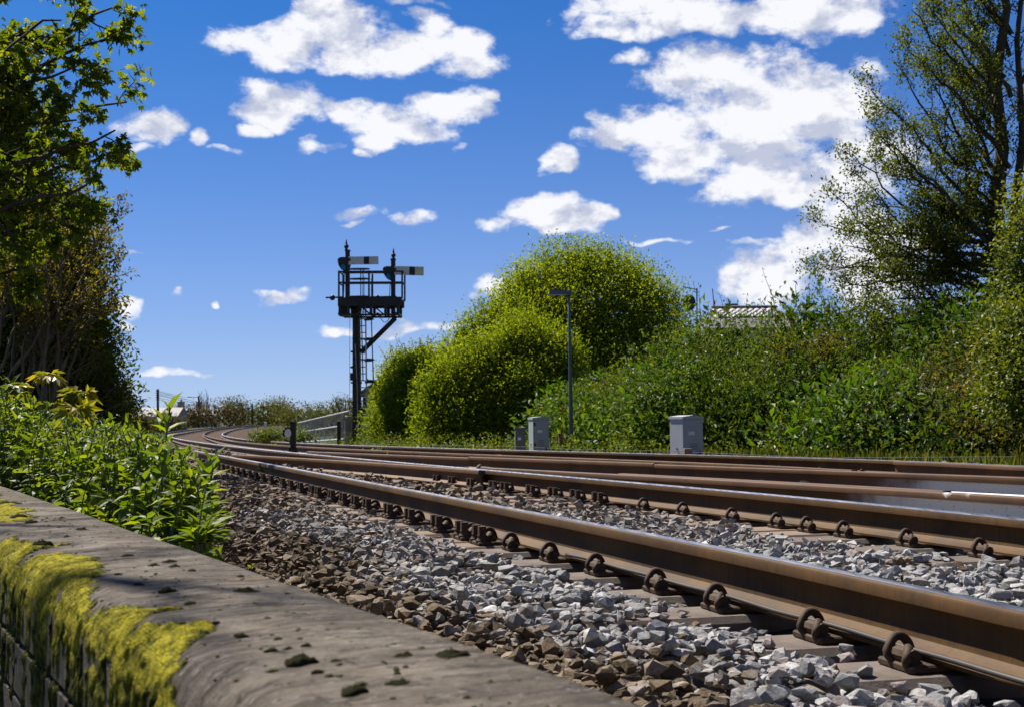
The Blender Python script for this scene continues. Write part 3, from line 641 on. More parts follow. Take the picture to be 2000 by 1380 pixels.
def wall_pt(t, p):
    """point and normal on the wall's top/outer face: p = distance along the profile from the track-side top edge"""
    pr = np.array(WPROF[2:9] + [WPROF[9], WPROF[11], WPROF[12], WPROF[15], WPROF[16]]); seg = np.hypot(*np.diff(pr, axis=0).T); cum = np.concatenate([[0], np.cumsum(seg)])
    a = np.interp(p, cum, pr[:, 0]); b = np.interp(p, cum, pr[:, 1])
    a2 = np.interp(p + .006, cum, pr[:, 0]); b2 = np.interp(p + .006, cum, pr[:, 1]); ta, tb = a2 - a, b2 - b; l = np.hypot(ta, tb) + 1e-9
    na, nb = tb / l, -ta / l
    P = W0 + t[..., None] * WDIR + a[..., None] * WN; P = P + np.array([0, 0, 1.]) * (WTOP + b)[..., None]
    N = na[..., None] * WN + nb[..., None] * np.array([0, 0, 1.]); return P, N
def vnoise(x, y, seed=0):
    """smooth value noise on a lattice"""
    rng = np.random.default_rng(seed); T = rng.random((256, 256)); xi = np.floor(x).astype(int); yi = np.floor(y).astype(int); fx = x - xi; fy = y - yi
    fx = fx * fx * (3 - 2 * fx); fy = fy * fy * (3 - 2 * fy); g = lambda a, b: T[a % 256, b % 256]
    return (g(xi, yi) * (1 - fx) + g(xi + 1, yi) * fx) * (1 - fy) + (g(xi, yi + 1) * (1 - fx) + g(xi + 1, yi + 1) * fx) * fy
def fbm(x, y, seed=0, o=4): return sum(vnoise(x * 2 ** k, y * 2 ** k, seed + k) * .5 ** k for k in range(o)) / (2 - .5 ** (o - 1))
def moss():
    EDGE = .275       # where the rounded edge begins along the profile
    # outline of the yellow moss on the top of the wall, read off the photograph
    OUT = [(250, 1345), (300, 1310), (335, 1282), (400, 1248), (445, 1213), (396, 1183), (323, 1189), (271, 1202), (302, 1183), (264, 1168), (195, 1161), (222, 1115), (222, 1100), (209, 1084), (170, 1060), (90, 1058), (40, 1072), (52, 1025), (10, 1030), (-60, 985)]
    w = onplane(OUT, WTOP, 0) - W0; ot = w @ WDIR; op = -(w @ WN); o_ = np.argsort(ot); ot = ot[o_]; op = op[o_]
    patches = [(.9, 2.05), (1.95, 2.75), (2.65, 3.5), (3.9, 6.6)]
    for q, (a, b) in enumerate(patches):
        dt = .004 if b < 2.9 else .008; ts = np.arange(a, b, dt); ps = np.arange(.06, .66, .0045 if b < 2.9 else .008)
        T, P_ = np.meshgrid(ts, ps, indexing='ij'); u = (T - a) / (b - a); shape = np.clip(np.minimum(u, 1 - u) * 9, 0, 1)
        inner = np.interp(T, ot, op) + .03 * (fbm(T * 14, P_ * 14, 11 + q) - .5) + .022 * (fbm(T * 60, P_ * 40, 5) - .5)
        if q == 3: inner = EDGE - .16 + .2 * (fbm(T * 5, P_ * 5, 11 + q) - .5)
        top = np.clip((P_ - inner) / .016, -1, 1.2)
        drip = fbm(T * 50, P_ * 4 + q, 21, 4); low = np.clip((P_ - (EDGE + .05)) / .22, 0, 1)
        cover = top + np.where(P_ > EDGE + .04, (drip - .44 - .28 * low) * 10 - .9, 0) + (fbm(T * 34, P_ * 34, 31) - .47) * 2.2
        cover = np.minimum(cover, shape * 9 - .4)
        th = np.clip(cover, -.2, 1.) * .0045 * (.4 + 1.2 * fbm(T * 90, P_ * 90, 41, 3)) + .010 * (fbm(T * 45, P_ * 45, 51, 3) - .5)
        pos, N = wall_pt(T, P_); V = pos + N * (th - .001)[..., None]; n, k = T.shape
        i, j = np.meshgrid(np.arange(n - 1), np.arange(k - 1), indexing='ij'); keep = ((cover[:-1, :-1] + cover[1:, 1:] + cover[1:, :-1] + cover[:-1, 1:]) > .25).ravel()
        F = np.stack([i * k + j, i * k + j + 1, (i + 1) * k + j + 1, (i + 1) * k + j], -1).reshape(-1, 4)[keep]
        lowr = np.clip((P_[:-1, :-1] - EDGE - .03) / .09, 0, 1).ravel()[keep]
        used = np.unique(F); mp = np.zeros(n * k, int); mp[used] = np.arange(len(used))
        thin = 1 - np.clip((cover[:-1, :-1].ravel()[keep] - .2) / .7, 0, 1); lowr = np.clip(np.maximum(lowr * .9, thin * .8) + .35 * (fbm(T * 18, P_ * 18, 71)[:-1, :-1].ravel()[keep] > .56), 0, 1)
        me = np_mesh('moss_patch', V.reshape(-1, 3)[used], mp[F], M['moss'], lowr, smooth=True)
        o = link('moss_patch', me, WALLOBJ)
        # a fuzz of tiny shoots
        rng = np.random.default_rng(60 + q); c = V[:-1, :-1].reshape(-1, 3)[keep]; nn = N[:-1, :-1].reshape(-1, 3)[keep]; m_ = min(len(c), 14000); idx = rng.choice(len(c), m_, replace=False)
        TV = np.array([(-.5, 0, 0), (.5, 0, 0), (0, 1, 0.)]); TF = np.array([[0, 1, 2]]); D = unit(nn[idx] + rng.normal(0, .55, (m_, 3)) + np.array([0, 0, .2])); R = frames(D, rng.normal(size=(m_, 3)))
        v, f, r = scatter(TV, TF, c[idx] - nn[idx] * .001, R, np.stack([rng.uniform(.0008, .0016, m_), rng.uniform(.002, .0045, m_), np.ones(m_)], 1), lowr[idx])
        fo = link('moss_fuzz', np_mesh('moss_fuzz', v, f, M['moss'], r), o); fo['kind'] = 'stuff'
    # dark cushions dotted over the top
    rng = np.random.default_rng(17); meshes = []
    for q in range(5):
        n, k = 14, 6; V = [(0, 0, 1.)]; F = []
        for i in range(1, k + 1):
            for j in range(n):
                a = 2 * PI * j / n; r = math.sin(PI / 2 * i / k) * (1 + .22 * math.sin(3 * a + q) + .15 * math.sin(5 * a + 2 * q)); V.append((r * math.cos(a), r * math.sin(a) * .62, math.cos(PI / 2 * i / k) * (1 + .25 * rng.normal()) if i < k else -.15))
        V = np.array(V); g = Geo(); fs = [(0, 1 + j, 1 + (j + 1) % n) for j in range(n)]
        for i in range(k - 1):
            for j in range(n): fs.append((1 + i * n + j, 1 + (i + 1) * n + j, 1 + (i + 1) * n + (j + 1) % n, 1 + i * n + (j + 1) % n))
        g.add(V, fs); meshes.append(g.mesh('moss_cushion', M['darkmoss'], True))
    spots = [(790, 1283, 26), (880, 1283, 34), (585, 1293, 34), (445, 1352, 34), (395, 1320, 26), (780, 1335, 26), (655, 1290, 12), (520, 1365, 22), (440, 1285, 14), (365, 1290, 40), (480, 1157, 26), (660, 1246, 12),
             (340, 1107, 14), (330, 1098, 18), (250, 1086, 14), (160, 1035, 14), (80, 1063, 20), (325, 1155, 20), (215, 1158, 30), (510, 1185, 14), (470, 1240, 14), (420, 1215, 10), (300, 1105, 14), (690, 1350, 34), (610, 1240, 9), (545, 1190, 10),
             (60, 1020, 12), (120, 1012, 9), (35, 1010, 20), (20, 985, 28), (270, 1140, 10), (370, 1178, 12), (560, 1160, 9), (900, 1340, 12), (1000, 1330, 10), (230, 1120, 8), (180, 1052, 8), (130, 1048, 9), (400, 1250, 14), (620, 1310, 14)]
    for q, (x, y, w) in enumerate(spots):
        p = onplane([(x, y)], WTOP, 0)[0]; r = w / FPX * p[1] * .95
        if not .01 < -((p - W0) @ WN) < .245: continue
        o = bpy.data.objects.new('moss_cushion', meshes[q % 5]); COL.objects.link(o); o.parent = WALLOBJ; o.matrix_parent_inverse = Matrix.Translation(-Vector(WALLOBJ.location))
        o.location = (p[0], p[1], WTOP - .001); o.scale = (r, r, min(.010, r * .42)); o.rotation_euler = (0, 0, rng.uniform(-.5, .5) + .4)
moss()
def wall_specks():
    rng = np.random.default_rng(8); n = 420; t = 1. + 4.5 * rng.random(n) ** 1.5; p = rng.uniform(.03, .27, n); P, N = wall_pt(t, p); V, F = hull(rng, 14, (1, .8, .5)); a = rng.uniform(0, 6.28, n)
    R = frames(np.stack([np.cos(a), np.sin(a), np.zeros(n)], 1), np.repeat(np.array([[0, 0, 1.]]), n, 0)); v, f, r = scatter(V, F, P, R, rng.uniform(.0015, .0055, n) * (1 + 1.2 * (rng.random(n) < .12)), rng.random(n))
    o = link('moss_specks', np_mesh('moss_specks', v, f, M['darkmoss'], r, smooth=True), WALLOBJ); o['kind'] = 'stuff'
wall_specks()

# ------------------------------------------------------------------ things beside the line
def GZ(Y): return float(zt(Y)) - .62            # ground beside the tracks
def signal():
    Y = 45.; b = at(695, 868, Y); base = np.array([b[0], Y, GZ(Y)])
    root = empty('semaphore_signal', base, 'tall two-armed railway semaphore signal seen from behind, dark post with caged ladder', 'railway signal')
    def S(x, y, d=0.): p = at(x, y, Y); return (p[0], Y + d, p[2])
    k = FPX / Y
    g = Geo(); x0, z1 = S(695.5, 600)[0], S(695.5, 596)[2]
    g.hexa([(x0 - .135, Y - .13, base[2] - .3), (x0 + .15, Y - .13, base[2] - .3), (x0 + .15, Y + .15, base[2] - .3), (x0 - .135, Y + .15, base[2] - .3), (x0 - .10, Y - .11, z1), (x0 + .12, Y - .11, z1), (x0 + .12, Y + .13, z1), (x0 - .10, Y + .13, z1)])
    p_ = g.obj('post', M['post'], root)
    g = Geo(); g.tube([S(700.5, 870, -.16), S(699, 760, -.15), S(695, 672, -.15)], .018, 6); g.obj('conduit', M['galv'], p_)
    g = Geo(); g.hexa([S(683, 717.5, -.05), S(690, 720, -.05), S(690, 720, .05), S(683, 717.5, .05), S(683, 716.5, -.05), S(690, 713, -.05), S(690, 713, .05), S(683, 716.5, .05)]); g.box(S(687.5, 735), (.10, .16, .24)); g.obj('pulley_bracket', M['black'], p_)
    for (ya, yb) in ((603, 607), (685, 688), (745, 748)):
        g = Geo(); c = S(696, (ya + yb) / 2); g.box(c, (.33, .31, .05)); g.obj('band', M['black'], p_)
    # ladder with safety hoops
    for dx in (0, 14):
        g = Geo(); g.bar(S(705 + dx, 868, -.32), S(702 + dx, 596, -.32), .042, .05); g.obj('ladder_stile', M['galv'] if dx else M['black'], root)
    for i in range(20):
        y = 862 - i * 13.2; t = (868 - y) / 272; g = Geo(); g.tube([S(705 - 3 * t, y, -.32), S(719 - 3 * t, y, -.32)], .017, 6); g.obj('rung', M['galv'], root)
    for y in (624, 662, 702, 743):
        t = (868 - y) / 272; g = Geo(); pts = []
        for a in np.linspace(0, PI, 15): pts.append((S(712 - 3 * t, y)[0] + .12 + .0 + .26 * math.sin(a) * 1.0, Y - .32 - .30 * (1 - math.cos(a)) + .04, S(712, y)[2] - .03 * (1 - math.cos(a)) * 1.2))
        g.bar(S(690, y, -.28), S(719, y, -.28), .03, .02); 
        for u, v in zip(pts[:-1], pts[1:]): g.bar(u, v, .062, .016)
        g.obj('ladder_hoop', M['black'], root)
    for xa, xb, d in ((729, 733, -.62), (712, 715, -.92)):
        g = Geo(); g.bar(S(xa, 620, d), S(xb, 745, d), .034, .016); g.obj('hoop_strap', M['black'], root)
    g = Geo(); g.bar(S(705, 686), S(774, 618), .10, .10); g.bar(S(707, 690, .1), S(774, 623, .1), .05, .05); g.obj('brace', M['black'], root)
    # landing: girders, lattice, deck
    g = Geo(); W = .55
    for d in (-W, W):
        a, b_ = S(664, 584, d), S(787, 586, d); g.box(((a[0] + b_[0]) / 2, Y + d, S(700, 592)[2]), (b_[0] - a[0], .06, 17 / k))
        g.bar(S(668, 617, d), S(783, 617, d), .06, .08)
        for xs in (668, 684, 728, 756, 780): g.bar(S(xs, 598, d), S(xs, 617, d), .09, .06)
        for xa, xb in ((706, 726), (732, 752), (760, 779)): g.bar(S(xa, 600, d), S(xb, 616, d), .045, .04)
    a, b_ = S(664, 600), S(787, 600); g.box(((a[0] + b_[0]) / 2, Y, S(700, 587)[2]), (b_[0] - a[0] - .02, 2 * W - .07, .05))
    for x in (666, 700, 740, 780): g.box((S(x, 617)[0], Y, S(x, 615)[2]), (.07, 2 * W - .08, .07))
    g.obj('landing', M['black'], root)
    g = Geo(); g.box(S(673, 605, -.1), (.30, .5, .42)); g.obj('arm_motor_box', M['black'], root)
    for d in (-W, W):                       # guard rails
        g = Geo()
        for xs, yt in ((666, 533), (724, 532), (788, 532)): g.bar(S(xs, yt, d), S(xs, 586, d), .055, .05)
        up = -4 if d > 0 else 0
        for y in (534 + up, 555 + up): g.bar(S(665, y, d), S(789, y - .5, d), .045, .04)
        g.obj('guard_rail', M['black'], root)
    for xs in (665.5, 788.5):
        g = Geo()
        for y in (533, 555): g.bar(S(xs, y, -W + .03), S(xs, y, W - .03), .04, .04)
        g.obj('guard_rail', M['black'], root)
    for y, r in ((530, .33), (549, .33), (583, .33)):  # hoops at the ladder head
        g = Geo(); c = S(706, y); pts = [(c[0] + r * math.cos(a), Y - W - .15 + .5 * r * math.sin(a), c[2]) for a in np.linspace(0, 2 * PI, 21)]
        for u, v in zip(pts[:-1], pts[1:]): g.bar(u, v, .035, .015)
        g.obj('ladder_hoop', M['black'], root)
    for xs in (709, 713.5):
        g = Geo(); g.bar(S(xs, 531, -W - .12), S(xs, 625, -W - .12), .03, .02); g.obj('hoop_strap', M['black'], root)
    # dolls with finials, arms, spectacles
    for q, (xc, yt, xa0, xa1, ya, yb, bx0, bx1, fx, fy, sx, sy) in enumerate(((679, 489, 684, 740, 502.5, 518, 711.5, 722, 676.5, 481.5, 671, 517), (768, 506, 773, 828, 521, 538, 800, 811, 768.5, 499, 759, 535))):
        g = Geo(); g.bar(S(xc, yt), S(xc, 618), .135, .14); g.box(S(xc, yt + 1), (.165, .165, .05)); dl = g.obj('doll_post', M['black'], root)
        g = Geo(); c = S(fx, fy); g.lathe(c, [(.03, -.16), (.045, -.10), (.05, -.08)] + [(.075 * math.sin(a), -.075 * math.cos(a)) for a in np.linspace(.45, 2.6, 8)] + [(.035, .08), (.028, .12), (.006, .26)], 10)
        g.obj('finial', M['black'], dl, True)
        d = .16; g = Geo(); za, zb = S(xa0, ya)[2], S(xa0, yb)[2]; zc, zd = S(xa1, ya)[2] - (.02 if q else -.01), S(xa1, yb)[2] - (.02 if q else -.01)
        def slab(x0_, x1_, y0_, y1_, mi):
            A_, B_ = S(x0_, ya)[0], S(x1_, ya)[0]; f0 = (x0_ - xa0) / (xa1 - xa0); f1 = (x1_ - xa0) / (xa1 - xa0); L_ = lambda p, r, f: p + (r - p) * f
            g.hexa([(A_, Y + y0_, L_(zb, zd, f0)), (B_, Y + y0_, L_(zb, zd, f1)), (B_, Y + y1_, L_(zb, zd, f1)), (A_, Y + y1_, L_(zb, zd, f0)), (A_, Y + y0_, L_(za, zc, f0)), (B_, Y + y0_, L_(za, zc, f1)), (B_, Y + y1_, L_(za, zc, f1)), (A_, Y + y1_, L_(za, zc, f0))], mi)
        slab(xa0 - 2, bx0, -d, -d + .02, 0); slab(bx0, bx1, -d, -d + .02, 1); slab(bx1, xa1, -d, -d + .02, 2)
        g.obj('signal_arm', [M['armwhite'], M['black'], M['armyellow'] if q else M['armwhite']], root)
        g = Geo(); poly = []
        for (px, py) in (((660, 508), (662.5, 504.5), (668, 503), (684, 503), (686, 519), (684, 526), (681, 531), (674, 531.5), (667, 527), (662, 519)) if q == 0 else ((748, 526), (750.5, 522.5), (756, 521), (772, 521), (774, 535), (771, 545), (769, 549), (763, 549), (756, 545), (750, 536))): poly.append(S(px, py))
        g.prism([Vector(p) for p in poly], (0, -d + .025, 0), (0, -d + .06, 0)); sp = g.obj('spectacle', M['black'], root)
        lx, ly = (671.5, 523.5) if q == 0 else (759.5, 541.5)
        g = Geo(); c = S(lx, ly); pts = [(c[0] + .066 * math.cos(a) * 1.0, 0, c[2] + .095 * math.sin(a)) for a in np.linspace(0, 2 * PI, 15)[:-1]]
        g.prism([Vector((p[0] + .02 * (p[2] - c[2]) * -6, Y, p[2])) for p in pts], (0, -d - .004, 0), (0, -d + .064, 0)); g.obj('lens', M['lens'], sp)
        g = Geo(); g.tube([S(xc + 4, ya + 6, -d - .02), S(xc + 4, ya + 6, .1)], .05, 8); g.tube([S(xc - 5, yb + 14, -.12), S(xc - 7, 582, -.12)], .012, 5); g.obj('operating_rod', M['black'], root)
    g = Geo(); g.bar(S(637, 582, -.1), S(672, 581, -.1), .05, .03); c = S(650, 582, -.1); g.lathe((c[0], c[1], c[2]), [(.09 * math.sin(a), -.09 * math.cos(a)) for a in np.linspace(.05, PI - .05, 9)], 12); g.obj('balance_weight', M['black'], root)
    g = Geo(); g.bar(S(724, 581, -.1), S(775, 580, -.1), .05, .03); c = S(737, 582, -.1); g.lathe((c[0], c[1], c[2]), [(.09 * math.sin(a), -.09 * math.cos(a)) for a in np.linspace(.05, PI - .05, 9)], 12); g.obj('balance_weight', M['black'], root)
    for x, y0, y1 in ((684, 612, 800), (713, 540, 583), (726, 545, 583)):
        g = Geo(); g.tube([S(x, y0, -.1), S(x - .5, y1, -.1)], .007, 4); g.obj('pull_wire', M['black'], root)
    g = Geo(); pts = [S(742 + 4 * i, 619 + 11 * math.sin(PI * i / 5), 0) for i in range(6)]; g.tube(pts, .012, 5); g.obj('hanging_cable', M['black'], root)
    g = Geo(); g.box(S(713, 787), (.13, .12, .34)); g.bar(S(703, 795), S(716, 803), .08, .1); g.obj('lamp_case', M['black'], root)
    g = Geo(); g.box(S(711, 812), (.22, .2, .26)); g.box(S(710.5, 802.5), (.24, .22, .03)); g.bar(S(715, 815), S(715, 866), .07, .07); g.obj('point_box', M['brown'], root)
    g = Geo(); g.box(S(701, 832, -.2), (.16, .01, .13)); g.obj('number_plate', M['galv'], root)
signal()

def ground_signal():
    Y = 24.; S = lambda x, y, d=0.: (at(x, y, Y)[0], Y + d, at(x, y, Y)[2])
    root = empty('ground_signal', (S(572, 880)[0], Y, float(zt(Y)) - .2), 'short black ground signal with a white disc standing between the tracks', 'railway signal')
    x = S(572.5, 830)[0]; zt_ = S(572, 825)[2]; zb = float(zt(Y)) - .25
    g = Geo(); g.box((x, Y, (zt_ + zb) / 2), (.09, .10, zt_ - zb), bev=.008); g.box((x, Y, zt_ + .006), (.10, .11, .02)); g.box((x, Y, zb + .16), (.14, .15, .26), bev=.01); g.obj('post', M['black'], root)
    g = Geo(); c = S(561, 844, -.06); g.box((c[0], Y - .02, c[2]), (.13, .16, .13), bev=.012); g.box((c[0] + .02, Y - .02, c[2] + .075), (.10, .14, .03)); g.obj('lamp_housing', M['black'], root)
    g = Geo(); c = S(564.5, 845, -.11); g.prism([Vector((c[0] + .055 * math.cos(a), 0, c[2] + .07 * math.sin(a))) for a in np.linspace(0, 2 * PI, 19)[:-1]], (0, Y - .125, 0), (0, Y - .112, 0)); g.obj('disc', M['whitepaint'], root)
    g = Geo(); g.tube([S(555, 858), S(566, 862), S(570, 868)], .012, 5); g.obj('operating_rod', M['iron'], root)
ground_signal()

def railing():
    root = empty('metal_railing', at(625, 862, 50), 'pale galvanised metal railing sloping up towards the dark signal post', 'railing')
    def P(f, y0, y1): Y = 60 + (42.5 - 60) * f; x = 583 + (683 - 583) * ((1 / Y - 1 / 60) / (1 / 42.5 - 1 / 60)); t = (x - 583) / 100; return tuple(at(x, y0 + (y1 - y0) * t, Y))
    for y0, y1, e in ((825, 802, 1), (843.5, 829, .88), (863, 856, .92)):
        g = Geo(); g.tube([P(e * i / 8, y0, y1) for i in range(9)], .028, 8); g.obj('rail', M['galv'], root)
    for i in range(34):
        f = i / 33 * .9; g = Geo(); g.tube([P(f, 825, 802), P(f, 863, 856)], .014 if i % 11 else .026, 6); g.obj('baluster', M['galv'], root)
    Y = 44.; S = lambda x, y, d=0.: (at(x, y, Y)[0], Y + d, at(x, y, Y)[2]); zb = GZ(Y) - .1
    x = S(662, 840)[0]; z = S(662, 821)[2]; g = Geo(); g.box((x, Y, (z + zb) / 2), (.11, .12, z - zb), bev=.01)
    tag(g.obj('timber_post', M['black']), 'short black timber post at the end of the metal railing', 'post')
    x = S(679, 840)[0]; z = S(679, 812)[2]; g = Geo(); rz = .5
    g.box((x, Y + .2, (z + zb) / 2 - .05), (.19, .22, z - zb - .1), 0, rz, .012); g.box((x, Y + .2, z - .06), (.24, .26, .05), 0, rz, .01); g.box((x, Y + .2, z - .01), (.19, .2, .05), 0, rz, .02)
    tag(g.obj('concrete_gatepost', M['concpost']), 'stout capped concrete gatepost beside the signal ladder', 'post')
    Y = 48.; x, z = at(518, 823, Y)[0], at(518, 823, Y)[2]; g = Geo(); g.box((x, Y, z - .12), (.075, .06, .24), 0, 0, .006); g.box((x, Y, (z - .24 + GZ(Y)) / 2), (.07, .055, z - .24 - GZ(Y)), 1)
    tag(g.obj('marker_post', [M['whitepaint'], M['post']]), 'slim post with a white top beyond the tracks, left of the ground signal', 'post')
railing()

def cabinets():
    def cab(x, y, Y, w, d, rz, label, mat, peak, detail):
        p = at(x, y, Y); zb = GZ(Y) - .05; z = p[2]; root = empty('equipment_cabinet', (p[0], Y, zb), label, 'cabinet')
        c, s = math.cos(rz), math.sin(rz); T = lambda u, v, h: (p[0] + u * c - v * s, Y + u * s + v * c, h)
        g = Geo(); ze = z - peak - .02
        g.box((p[0], Y, (zb + ze) / 2), (w, d, ze - zb), 0, rz, .006); g.obj('body', mat, root)
        g = Geo(); a, b = w / 2 + .012, d / 2 + .012
        g.add([T(-a, -b, ze), T(a, -b, ze), T(a, b, ze), T(-a, b, ze), T(-a, -b, ze + .035), T(a, -b, ze + .035), T(a, b, ze + .035), T(-a, b, ze + .035), T(0, -b, z), T(0, b, z)],
              [(3, 2, 1, 0), (0, 1, 5, 8, 4), (2, 3, 7, 9, 6), (1, 2, 6, 5), (3, 0, 4, 7), (4, 8, 9, 7), (8, 5, 6, 9)]); g.obj('roof', mat, root)
        g = Geo(); v = -d / 2 - .004; g.box(T(0, v, (zb + ze) / 2), (w * .86, .010, (ze - zb) * .9), 0, rz); dr = g.obj('door', mat, root)
        g = Geo(); g.box(T(w * .28, v - .012, zb + (ze - zb) * .55), (.02, .02, .09), 0, rz); g.obj('handle', M['iron'], dr)
        g = Geo(); g.tube([T(-w / 2 - .002, -d * .05, zb + (ze - zb) * .62), T(-w / 2 - .012, -d * .05, zb + (ze - zb) * .62)], .014, 10); g.obj('lock', M['iron'], root)
        g = Geo(); g.box((p[0], Y, zb + .02), (w + .05, d + .05, .10), 0, rz, .01); g.obj('plinth', M['concpost'], root)
        g = Geo(); g.box(T(-w * .1, v - .006, zb + (ze - zb) * .82), (w * .3, .006, .05), 0, rz); g.obj('label_plate', M['whitepaint'], dr)
        for q in range(4): g = Geo(); g.box(T(0, v - .007, zb + (ze - zb) * (.68 - .03 * q)), (w * .4, .008, .008), 0, rz); g.obj('vent_slat', M['cab3'], dr)
        if detail:
            for hy in (.25, .62, .93): g = Geo(); g.box(T(-w / 2 + .02, v - .008, zb + (ze - zb) * hy), (.03, .03, .06), 0, rz); g.obj('hinge', M['iron'], dr)
        return root
    cab(1340, 810, 20.3, .34, .34, math.radians(27), 'pale grey pitched-top cabinet by the right bank, largest of the three', M['cab'], .035, False)
    cab(1052, 813, 25.0, .29, .30, math.radians(15), 'narrow greenish-grey cabinet with hinges, beside the lamp post', M['cab2'], .03, True)
    cab(1015.5, 834, 26.0, .185, .18, math.radians(4), 'small dull dark cabinet, lowest of the three', M['cab3'], .006, False)
    p = at(1096, 857, 26.5); g = Geo(); g.box((p[0], 26.5, p[2]), (.09, .08, .20), 0, .2, .006); g.box((p[0] - .01, 26.5, p[2] + .105), (.12, .1, .012), 0, .2); g.box((p[0] + .03, 26.55, (p[2] + GZ(26.5)) / 2 - .1), (.04, .04, p[2] - GZ(26.5)), 1)
    tag(g.obj('junction_box', [M['brown'], M['concpost']]), 'small brown box on a stake under the lamp post', 'box')
    p = at(1343, 879, 18.9); g = Geo(); g.box((p[0], 18.9, p[2] - .08), (.10, .10, .22), 0, .1, .008); tag(g.obj('wooden_stake', M['timber']), 'brown wooden block in front of the largest cabinet', 'block')
    g = Geo(); Y = 26.; a = at(1108, 572, Y); zb = GZ(Y) - .1; x = at(1115, 870, Y)[0]
    Y = 28.; S = lambda X_, y, d=0.: (at(X_, y, Y)[0], Y + d, at(X_, y, Y)[2])
    root = empty('lamp_post', (S(1116, 870)[0], Y, GZ(Y)), 'slim blue-grey lamp post with a flat lantern in front of the bushes', 'lamp post')
    b0 = S(1116, 868); g = Geo(); g.tube([(b0[0], Y, GZ(Y) - .2), S(1115, 800), S(1112.5, 640), S(1111, 574)], [.045, .042, .030, .028], 10); g.obj('pole', M['lamp'], root, True)
    g = Geo(); g.hexa([S(1072, 575, -.07), S(1104, 575.5, -.08), S(1104, 575.5, .08), S(1072, 575, .07), S(1074, 565.5, -.05), S(1104, 567.5, -.07), S(1104, 567.5, .07), S(1074, 565.5, .05)]); lo = g.obj('lantern', M['lamp'], root)
    g = Geo(); g.bar(S(1103, 571.5), S(1113, 572), .07, .07); g.box(S(1112, 572), (.09, .09, .10)); g.obj('bracket', M['lamp'], root)
    g = Geo(); g.box(S(1088, 576.2), (.30, .12, .02)); g.obj('diffuser', M['galv'], lo)
cabinets()

